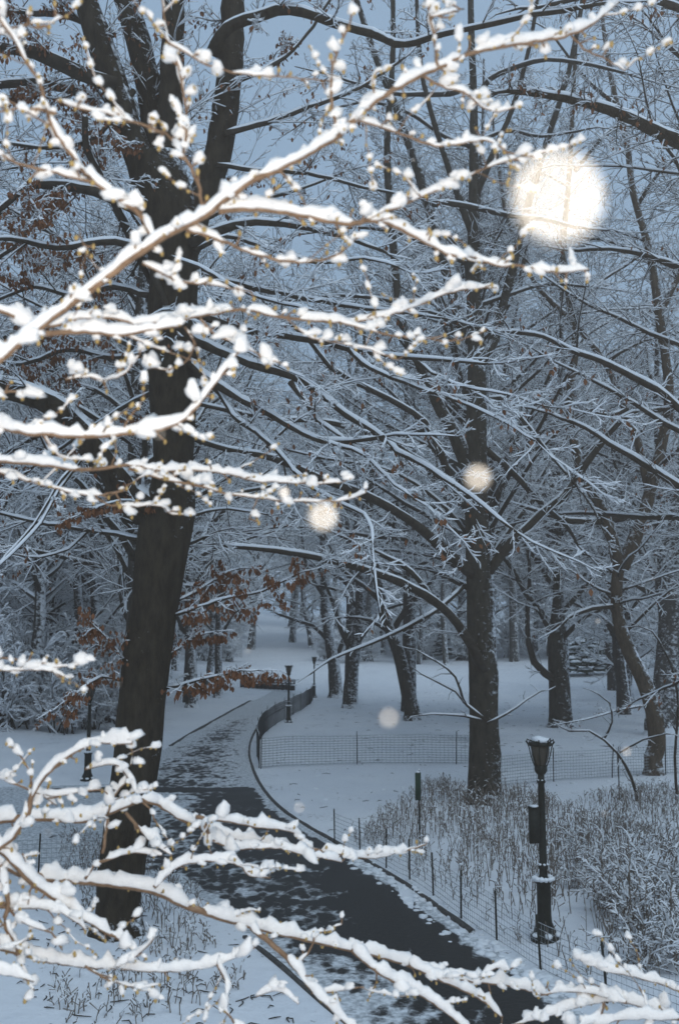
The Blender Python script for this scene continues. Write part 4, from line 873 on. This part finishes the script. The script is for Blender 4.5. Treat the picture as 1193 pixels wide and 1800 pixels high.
# ------------------------------------------------------------------ near boughs, lit by the flash
def near_tree(name, label, trunk, boughs, twig_every, th, lum, seed, joinx):
    """boughs: (pixel points, (w0, w1), (d0, d1)); the ones that leave the picture run on to the trunk"""
    random.seed(seed); root = thing(name, label, 'tree')
    tx, ty, r0, top = trunk; S = spline([(tx, ty, gz(tx, ty) - .3, r0*1.3), (tx, ty, gz(tx, ty) + .4, r0), (tx + .05, ty + .05, HC - .5, r0*.85), (tx, ty, HC + .8, r0*.6), (tx - .1, ty, top, r0*.35)], .12)
    b = MB(); trunk_tube(b, S[:, :3], S[:, 3], 18, .05, seed); b.build('trunk', 'near_bark', root)
    for bi, (pts, w, dz) in enumerate(boughs):
        n = len(pts); o = []
        for i, p in enumerate(pts):
            f = i/(n-1); dd = dz[0] + (dz[1]-dz[0])*f + random.gauss(0, .012); o.append((*at(p[0], p[1], dd), wpx(w[0] + (w[1]-w[0])*f, dd)*.34))
        if joinx and pts[0][0] <= joinx:
            q = o[0]; r = q[3]*1.15; o = [(tx, ty, q[2] - .25, r*1.3), ((tx + q[0])*.5, (ty + q[1])*.5, q[2] - .10, r*1.1)] + o
        S = spline(o, .014); m = len(S); S[1:-1, :3] += RNG.normal(0, .0009, (m-2, 3))
        rad = S[:, 3]*np.array([1 + .10*mnoise.noise((i*.35, bi*7., seed)) for i in range(m)])
        bb = MB(); sb = MB(); ub = MB(); bb.tube(S[:, :3], rad, 8)
        # ridge of snow
        def ridge(P, R, t, kk=10):
            q = len(P); V = []; T = np.gradient(np.asarray(P), axis=0); T /= np.linalg.norm(T, axis=1, keepdims=True) + 1e-9
            slip = random.uniform(-.3, .3); R = np.asarray(R); mr = float(np.median(R)); thick = sstep(.0014, .0046, mr); t = t*(.45 + .55*thick)
            for i in range(q):
                p = P[i]; f = sstep(.10, .55, math.hypot(T[i][0], T[i][1]))
                nz = mnoise.noise((p[0]*26, p[1]*26, p[2]*26 + seed)) + .7*mnoise.noise((p[0]*70, p[1]*70, p[2]*70))
                gap = .12 + .88*sstep(-.45 + .42*(1-thick), -.2 + .42*(1-thick), mnoise.noise((p[0]*14 + 5, p[1]*14, p[2]*14)))
                w_ = max(.0006, (R[i]*1.12 + t*(.42 + .42*nz))*f*gap); hh = max(.0006, (R[i]*.8 + t*(1.15 + 1.0*nz))*f*gap)
                if i in (0, q-1): w_ *= .3; hh *= .3
                ax = Vector((T[i][1], -T[i][0], 0)); ax = ax.normalized() if ax.length > 1e-4 else Vector((1, 0, 0))
                for j in range(kk):
                    an = 2*math.pi*j/kk; ca, sa = math.cos(an), math.sin(an)
                    g = 1 + .30*mnoise.noise((p[0]*60 + ca*.8, p[1]*60 + sa*.8, p[2]*60)) + .22*mnoise.noise((p[0]*150 + ca*1.6, p[1]*150, p[2]*150 + sa*1.6))
                    V.append((p[0] + ax.x*(ca*w_*g + slip*R[i]), p[1] + ax.y*(ca*w_*g + slip*R[i]), p[2] + R[i]*.35 + (sa*hh*1.25 if sa > 0 else sa*R[i]*.55*f)*g))
            sb.raw(V, [(i*kk + j, i*kk + (j+1) % kk, (i+1)*kk + (j+1) % kk, (i+1)*kk + j) for i in range(q-1) for j in range(kk)])
        def clump(c, d, r):
            """a crumbly heap of snow lying along direction d"""
            s0 = random.uniform(0, 99); d = Vector((d[0], d[1], d[2]*.8)).normalized(); ln = random.uniform(1.0, 1.9); hv = random.uniform(.75, 1.25); W = []
            for u in _w:
                g = 1 + .50*mnoise.noise((u[0]*1.3 + s0, u[1]*1.3, u[2]*1.3)) + .24*mnoise.noise((u[0]*3.4 + s0, u[1]*3.4, u[2]*3.4))
                x, y, z = u[0]*g*r*.85, u[1]*g*r*.85, u[2]*g*r*(hv if u[2] > 0 else .42); k = (x*d.x + y*d.y + z*d.z)*(ln - 1)
                W.append((c[0] + x + d.x*k, c[1] + y + d.y*k, c[2] + z + d.z*k))
            sb.raw(W, _wq, _wt)
        ridge(S[:, :3], rad, th)
        # spurs with buds, each carrying a cap of snow
        L = 0; i = 0
        for i in range(1, m):
            L += np.linalg.norm(S[i, :3] - S[i-1, :3])
            if L > twig_every*random.uniform(.6, 1.5):
                L = 0; t = S[min(m-1, i+1), :3] - S[i-1, :3]; t /= np.linalg.norm(t) + 1e-9
                kind = random.random(); d = side_dir(t, 35, 75, .9); d = (d[0], d[1], d[2] + .15)
                if kind < .13:                      # a longer side twig
                    ln = random.uniform(.05, .19); q, _ = path3(tuple(S[i, :3]), d, ln, 10, .17, .01); r = [max(.0011, min(rad[i]*.45, .0032)*(1 - .6*j/10)) for j in range(11)]
                    bb.tube(q, r, 5); ridge(np.array(q), np.array(r), th*.55, 7)
                    for j in (3, 5, 7, 9, 10):
                        if random.random() < .6: clump((q[j][0], q[j][1], q[j][2] + lum*.15), (q[j][0]-q[j-1][0], q[j][1]-q[j-1][1], q[j][2]-q[j-1][2]), lum*random.uniform(.35, .8))
                        lump(ub, (q[j][0], q[j][1], q[j][2] - .002), .0030, 1.3)
                else:                               # a short spur with its bud
                    ln = random.uniform(.008, .036); q, _ = path3(tuple(S[i, :3]), d, ln, 3, .2, .02); bb.tube(q, [.0022, .002, .0018, .0014], 5)
                    e = q[-1]; m_ = q[2]; lump(ub, (e[0], e[1], e[2] - .001), random.uniform(.0026, .0042), 1.5)
                    if random.random() < .72:
                        z = lum*min(1.35, random.lognormvariate(-.3, .38)); clump((m_[0], m_[1], m_[2] + z*.22), d, z)
                        if random.random() < .35: clump((e[0] + random.gauss(0, z*.4), e[1], e[2] + z*.4), t, z*.6)
        br = bb.build('bough', 'near_bark', root); sb.build('snow', 'near_snow', br, True, True)
        if not ub.empty(): ub.build('buds', 'bud', br, True, True)
    return root
U = [
 ([(-45, 665), (0, 632), (60, 582), (150, 515), (270, 428), (360, 378), (430, 325), (500, 292), (590, 242), (660, 178), (770, 118), (830, 93), (900, 78), (1000, 62), (1045, 38), (1085, 5)], (26, 8), (1.62, 1.85)),
 ([(275, 425), (240, 372), (170, 322), (130, 277), (92, 222), (72, 152), (50, 112), (20, 62), (-12, 20)], (16, 8), (1.70, 1.55)),
 ([(170, 322), (100, 305), (30, 286), (-40, 245)], (11, 6), (1.66, 1.6)),
 ([(100, 200), (50, 190), (-20, 200)], (8, 5), (1.62, 1.6)),
 ([(357, 377), (347, 322), (322, 272), (302, 246), (272, 226), (226, 211), (191, 201), (146, 191), (100, 176)], (10, 5), (1.72, 1.66)),
 ([(322, 272), (328, 230), (327, 191), (314, 116), (297, 75), (289, 35), (282, -15)], (9, 5), (1.72, 1.68)),
 ([(297, 75), (340, 100), (382, 121), (437, 131), (503, 136), (578, 142)], (7, 4), (1.68, 1.74)),
 ([(593, 238), (583, 181), (583, 126), (598, 80), (615, 40), (622, -15)], (9, 5), (1.74, 1.7)),
 ([(769, 115), (761, 60), (754, 25), (744, -15)], (9, 6), (1.78, 1.76)), ([(756, 30), (790, 22), (815, 16)], (6, 4), (1.76, 1.78)),
 ([(385, 372), (427, 366), (503, 373), (598, 392), (643, 388), (683, 393), (734, 418), (794, 448), (834, 453), (870, 467), (915, 467), (975, 479), (1035, 474)], (19, 4), (1.72, 1.95)),
 ([(655, 383), (700, 363), (739, 347), (814, 312), (875, 288), (932, 270)], (10, 4), (1.80, 1.9)),
 ([(739, 345), (726, 330), (712, 313)], (6, 4), (1.84, 1.84)),
 ([(596, 233), (623, 212), (668, 222), (719, 242), (764, 257), (814, 252), (855, 247), (900, 270), (935, 276)], (9, 4), (1.75, 1.85)),
 ([(744, 134), (774, 151), (814, 161), (844, 186), (875, 196), (908, 188)], (8, 4), (1.78, 1.84)),
 ([(1003, 62), (1025, 85), (1066, 106), (1097, 124)], (7, 4), (1.84, 1.86)),
 ([(-30, 530), (0, 545), (50, 565), (90, 573), (140, 560), (201, 560), (251, 569), (352, 555), (432, 545), (503, 559), (598, 566), (653, 560), (713, 545), (759, 525), (809, 510), (872, 505)], (15, 4), (1.75, 2.15)),
 ([(598, 566), (643, 579), (688, 589), (744, 594), (794, 599), (842, 586)], (6, 3), (1.95, 2.1)),
 ([(-50, 640), (15, 602), (75, 588), (150, 583), (216, 588), (262, 580), (320, 572)], (22, 7), (1.7, 1.8)),
 ([(251, 463), (282, 478), (312, 493), (352, 498), (395, 504), (440, 512)], (9, 4), (1.70, 1.8)),
 ([(327, 402), (392, 423), (443, 444), (503, 459), (553, 459), (598, 444), (625, 420)], (11, 4), (1.72, 1.85)),
 ([(-40, 740), (0, 750), (50, 760), (150, 766), (226, 761), (282, 755), (322, 738), (347, 712), (382, 667), (414, 624)], (19, 8), (1.75, 1.8)),
 ([(-40, 805), (0, 810), (75, 816), (150, 826), (226, 817), (282, 826), (352, 827), (402, 833), (453, 845), (553, 850), (600, 848)], (14, 3), (2.0, 2.25)),
 ([(-40, 820), (0, 830), (50, 845), (115, 863), (166, 870), (215, 864)], (9, 4), (2.0, 2.1)),
 ([(226, 824), (302, 845), (352, 855), (402, 869), (453, 875), (503, 880), (598, 880), (642, 866)], (8, 3), (2.1, 2.3)),
 ([(166, 870), (191, 887), (241, 889), (282, 889), (302, 904), (340, 902)], (5, 3), (2.1, 2.2)),
 ([(325, 575), (340, 600), (330, 632), (302, 650), (262, 646)], (6, 3), (1.8, 1.85)),
 ([(352, 560), (380, 590), (417, 602), (453, 622), (503, 642)], (7, 3), (1.82, 1.95)),
 ([(503, 560), (540, 590), (580, 600), (640, 612), (700, 632)], (5, 3), (1.95, 2.05)),
 ([(-30, 1152), (50, 1163), (90, 1173), (143, 1167)], (6, 3), (2.2, 2.2)), ([(-30, 1178), (75, 1178), (118, 1190)], (6, 3), (2.2, 2.2)),
 ([(-30, 690), (20, 688), (45, 690)], (8, 5), (1.8, 1.85)), ([(115, 667), (150, 662), (182, 668)], (4, 3), (1.9, 1.9)),
 ([(140, 400), (150, 440), (170, 470)], (4, 3), (1.75, 1.7)), ([(453, 875), (445, 895), (438, 912)], (4, 3), (2.2, 2.2)),
 ([(182, 668), (215, 660), (245, 625)], (4, 3), (1.9, 1.86)), ([(-20, 60), (40, 45), (72, 50), (110, 30)], (6, 3), (1.6, 1.6)),
]
near_tree('near_budding_tree', 'flash-lit upper boughs heaped with snow and tipped with buds, close to the viewer', (-1.45, 2.0, .10, 8.2), U, .0145, .0100, .0134, 501, 0)
Lw = [
 ([(-60, 1445), (10, 1440), (75, 1437), (150, 1440), (201, 1424), (241, 1407), (282, 1414), (322, 1440), (362, 1456), (402, 1470), (453, 1480), (503, 1486), (598, 1500), (650, 1508), (700, 1498), (748, 1485)], (22, 4), (2.55, 3.0)),
 ([(362, 1452), (372, 1473), (417, 1490), (483, 1490), (553, 1505), (600, 1515)], (12, 4), (2.72, 2.9)),
 ([(345, 1436), (402, 1443), (453, 1453), (503, 1458), (545, 1480)], (11, 4), (2.7, 2.9)),
 ([(-40, 1520), (15, 1478), (45, 1438), (60, 1392), (90, 1352), (130, 1322), (171, 1306), (233, 1306)], (17, 9), (2.35, 2.4)),
 ([(231, 1306), (233, 1325), (230, 1345)], (4, 3), (2.4, 2.4)),
 ([(-50, 1490), (0, 1515), (50, 1538), (100, 1545), (150, 1548), (211, 1555), (271, 1566), (322, 1590), (382, 1611), (442, 1627), (503, 1642), (598, 1664), (668, 1680), (744, 1704), (819, 1722), (895, 1731), (962, 1748)], (25, 8), (2.5, 2.9)),
 ([(618, 1668), (668, 1710), (744, 1750), (794, 1786), (830, 1815)], (14, 8), (2.68, 2.7)),
 ([(719, 1695), (794, 1730), (844, 1755), (882, 1788)], (12, 6), (2.75, 2.8)),
 ([(442, 1630), (483, 1664), (523, 1704), (548, 1739), (598, 1786), (630, 1820)], (15, 9), (2.62, 2.6)),
 ([(-50, 1455), (15, 1503), (50, 1543), (90, 1574), (126, 1595), (166, 1625), (211, 1650), (246, 1680)], (23, 9), (2.4, 2.5)),
 ([(-50, 1645), (0, 1664), (50, 1680), (100, 1690), (150, 1698), (201, 1700), (262, 1705), (322, 1705), (382, 1695), (445, 1668)], (17, 4), (2.4, 2.6)),
 ([(-30, 1590), (20, 1594), (70, 1595), (116, 1606), (152, 1636)], (12, 5), (2.4, 2.45)),
 ([(271, 1560), (312, 1523), (362, 1513), (417, 1518), (438, 1538), (475, 1543)], (10, 4), (2.58, 2.7)),
 ([(221, 1428), (262, 1473), (302, 1503)], (9, 5), (2.6, 2.62)),
 ([(166, 1518), (205, 1505), (236, 1498), (285, 1503)], (8, 4), (2.55, 2.6)), ([(150, 1545), (160, 1530), (168, 1515)], (8, 6), (2.53, 2.55)),
 ([(0, 1520), (15, 1574), (10, 1624), (30, 1664), (40, 1704), (60, 1740)], (14, 6), (2.38, 2.4)),
 ([(-30, 1360), (0, 1368), (40, 1383), (75, 1398), (100, 1415)], (7, 4), (2.4, 2.45)), ([(60, 1392), (100, 1398), (176, 1388), (195, 1408)], (6, 3), (2.42, 2.5)),
 ([(150, 1352), (200, 1342), (225, 1366), (242, 1395)], (6, 4), (2.5, 2.5)), ([(190, 1430), (200, 1400), (222, 1368), (212, 1345)], (7, 4), (2.55, 2.55)),
 ([(180, 1500), (186, 1468), (190, 1440)], (8, 7), (2.55, 2.55)),
 ([(150, 1698), (190, 1722), (230, 1735), (280, 1745)], (7, 3), (2.42, 2.5)), ([(382, 1695), (400, 1730), (395, 1770), (420, 1810)], (8, 5), (2.55, 2.5)),
 ([(-40, 1700), (30, 1715), (60, 1725)], (10, 5), (2.3, 2.3)), ([(205, 1700), (240, 1680), (270, 1650)], (6, 4), (2.45, 2.45)),
 ([(548, 1745), (580, 1742), (640, 1735)], (7, 4), (2.6, 2.65)), ([(520, 1700), (545, 1668), (560, 1640), (600, 1625)], (6, 3), (2.6, 2.65)),
 ([(840, 1722), (870, 1700), (895, 1705)], (7, 4), (2.85, 2.85)), ([(450, 1750), (490, 1740), (525, 1765)], (8, 4), (2.6, 2.6)),
 ([(-40, 1560), (0, 1580), (40, 1620), (90, 1640), (110, 1670)], (9, 4), (2.4, 2.4)), ([(40, 1500), (55, 1540), (50, 1590)], (5, 3), (2.4, 2.4)),
]
near_tree('near_low_tree', 'lower boughs thick with fresh snow sweeping right above the path', (-2.0, 2.7, .12, 6.0), Lw, .022, .0135, .0158, 502, 0)
Rw = [
 ([(1290, 1790), (1193, 1740), (1116, 1716), (1066, 1706), (1015, 1684)], (13, 5), (2.7, 2.8)),
 ([(1330, 1820), (1200, 1790), (1096, 1760), (1035, 1763), (985, 1778), (900, 1802)], (13, 5), (2.7, 2.8)),
 ([(1100, 1762), (1040, 1745), (980, 1742), (950, 1750)], (9, 4), (2.72, 2.8)), ([(1193, 1790), (1100, 1790), (1040, 1805)], (10, 5), (2.65, 2.7)),
 ([(1060, 1762), (1050, 1790), (1000, 1810)], (8, 4), (2.7, 2.7)), ([(1140, 1775), (1130, 1750), (1122, 1735)], (6, 4), (2.7, 2.7)),
]
random.seed(9)
def right_tree():
    # the stem stands out of sight to the right; its boughs run on to it
    ext = []
    for pts, w, dz in Rw: ext.append(([(1560, pts[0][1] + 60), (1430, pts[0][1] + 30)] + pts if pts[0][0] > 1195 else pts, w, dz))
    return near_tree('near_right_shrub', 'snow-heaped shrub boughs poking in at the bottom right over the fence', (1.50, 2.7, .07, 5.6), ext, .022, .0135, .0158, 503, None)
right_tree()

# thin ice crystals let most of the light through
def flake_mat(name, clear):
    m, n, l, b = mat(name, .6); b.inputs['Base Color'].default_value = (.88, .88, .87, 1)
    t = n.new('ShaderNodeBsdfTransparent'); x = n.new('ShaderNodeMixShader'); x.inputs[0].default_value = clear
    l.new(b.outputs[0], x.inputs[1]); l.new(t.outputs[0], x.inputs[2]); l.new(x.outputs[0], n['Material Output'].inputs['Surface']); return m
M['thin_flake'] = flake_mat('thin_flake', .955); M['icy_flake'] = flake_mat('icy_flake', .9805)
# ------------------------------------------------------------------ falling snowflakes, caught by the flash
def flakes():
    random.seed(31)
    bs = []; thin = []; icy = []
    for i in range(3):
        b = MB(); lump(b, (0, 0, 0), 1.0, .9)
        for _ in range(7):
            a = np.array([random.gauss(0, 1) for _ in range(3)]); a /= np.linalg.norm(a); lump(b, a*.75, random.uniform(.3, .5), .9)
        bs.append(b.mesh('falling_snowflake', 'near_snow')); m2 = bs[-1].copy(); m2.materials[0] = M['thin_flake']; thin.append(m2); m3 = bs[-1].copy(); m3.materials[0] = M['icy_flake']; icy.append(m3)
    def flake(p, r, label, ms=bs):
        o = link('falling_snowflake', random.choice(ms)); o.location = p; o.scale = (r,)*3; o.rotation_euler = [random.uniform(0, 6) for _ in range(3)]
        tag(o, label, 'snowflake', 'snowflakes falling in the flash')
    def dist(D): return 1/(D*24/1193/272 + 1/7000)/1000
    lab = {0: 'huge round blurred snowflake floating before the trees at the upper right'}
    for i, (px, py, D, r, ms) in enumerate([(982, 348, 168, .0009, icy), (567, 908, 48, .0018, thin), (841, 841, 44, .0018, thin), (499, 866, 18, .0022, bs), (1050, 1092, 10, .0013, bs), (436, 1144, 12, .0014, thin), (683, 1262, 34, .0012, thin)]):
        flake(at(px, py, dist(D)), r, lab.get(i, 'blurred round snowflake caught by the flash'), ms)
    for _ in range(9):
        flake(at(random.uniform(60, 1150), random.uniform(500, 1700), random.uniform(.5, 1.1)), random.uniform(.0005, .0011), 'small softly blurred snowflake drifting through the flash', thin if random.random() < .5 else bs)
    for _ in range(34):
        d = random.uniform(1.2, 5.0); flake(at(random.uniform(20, 1170), random.uniform(20, 1780), d), random.uniform(.0006, .0014), 'tiny bright snowflake drifting in front of the trees')
flakes()

# ------------------------------------------------------------------ snowy air that pales the far woods
def haze():
    b = MB(); b.box((0, 120, 36), (260, 160, 42)); o = b.build('haze', 'haze', None, False, True); tag(o, 'thin grey snowfall haze hanging over the whole park', 'haze')
m = bpy.data.materials.new('haze'); m.use_nodes = True; m.node_tree.nodes.clear()
pv = m.node_tree.nodes.new('ShaderNodeVolumePrincipled'); pv.inputs['Color'].default_value = (.9, .94, 1, 1); pv.inputs['Density'].default_value = 0.0017; pv.inputs['Anisotropy'].default_value = 0.2
mo = m.node_tree.nodes.new('ShaderNodeOutputMaterial'); m.node_tree.links.new(pv.outputs[0], mo.inputs['Volume']); M['haze'] = m
haze()
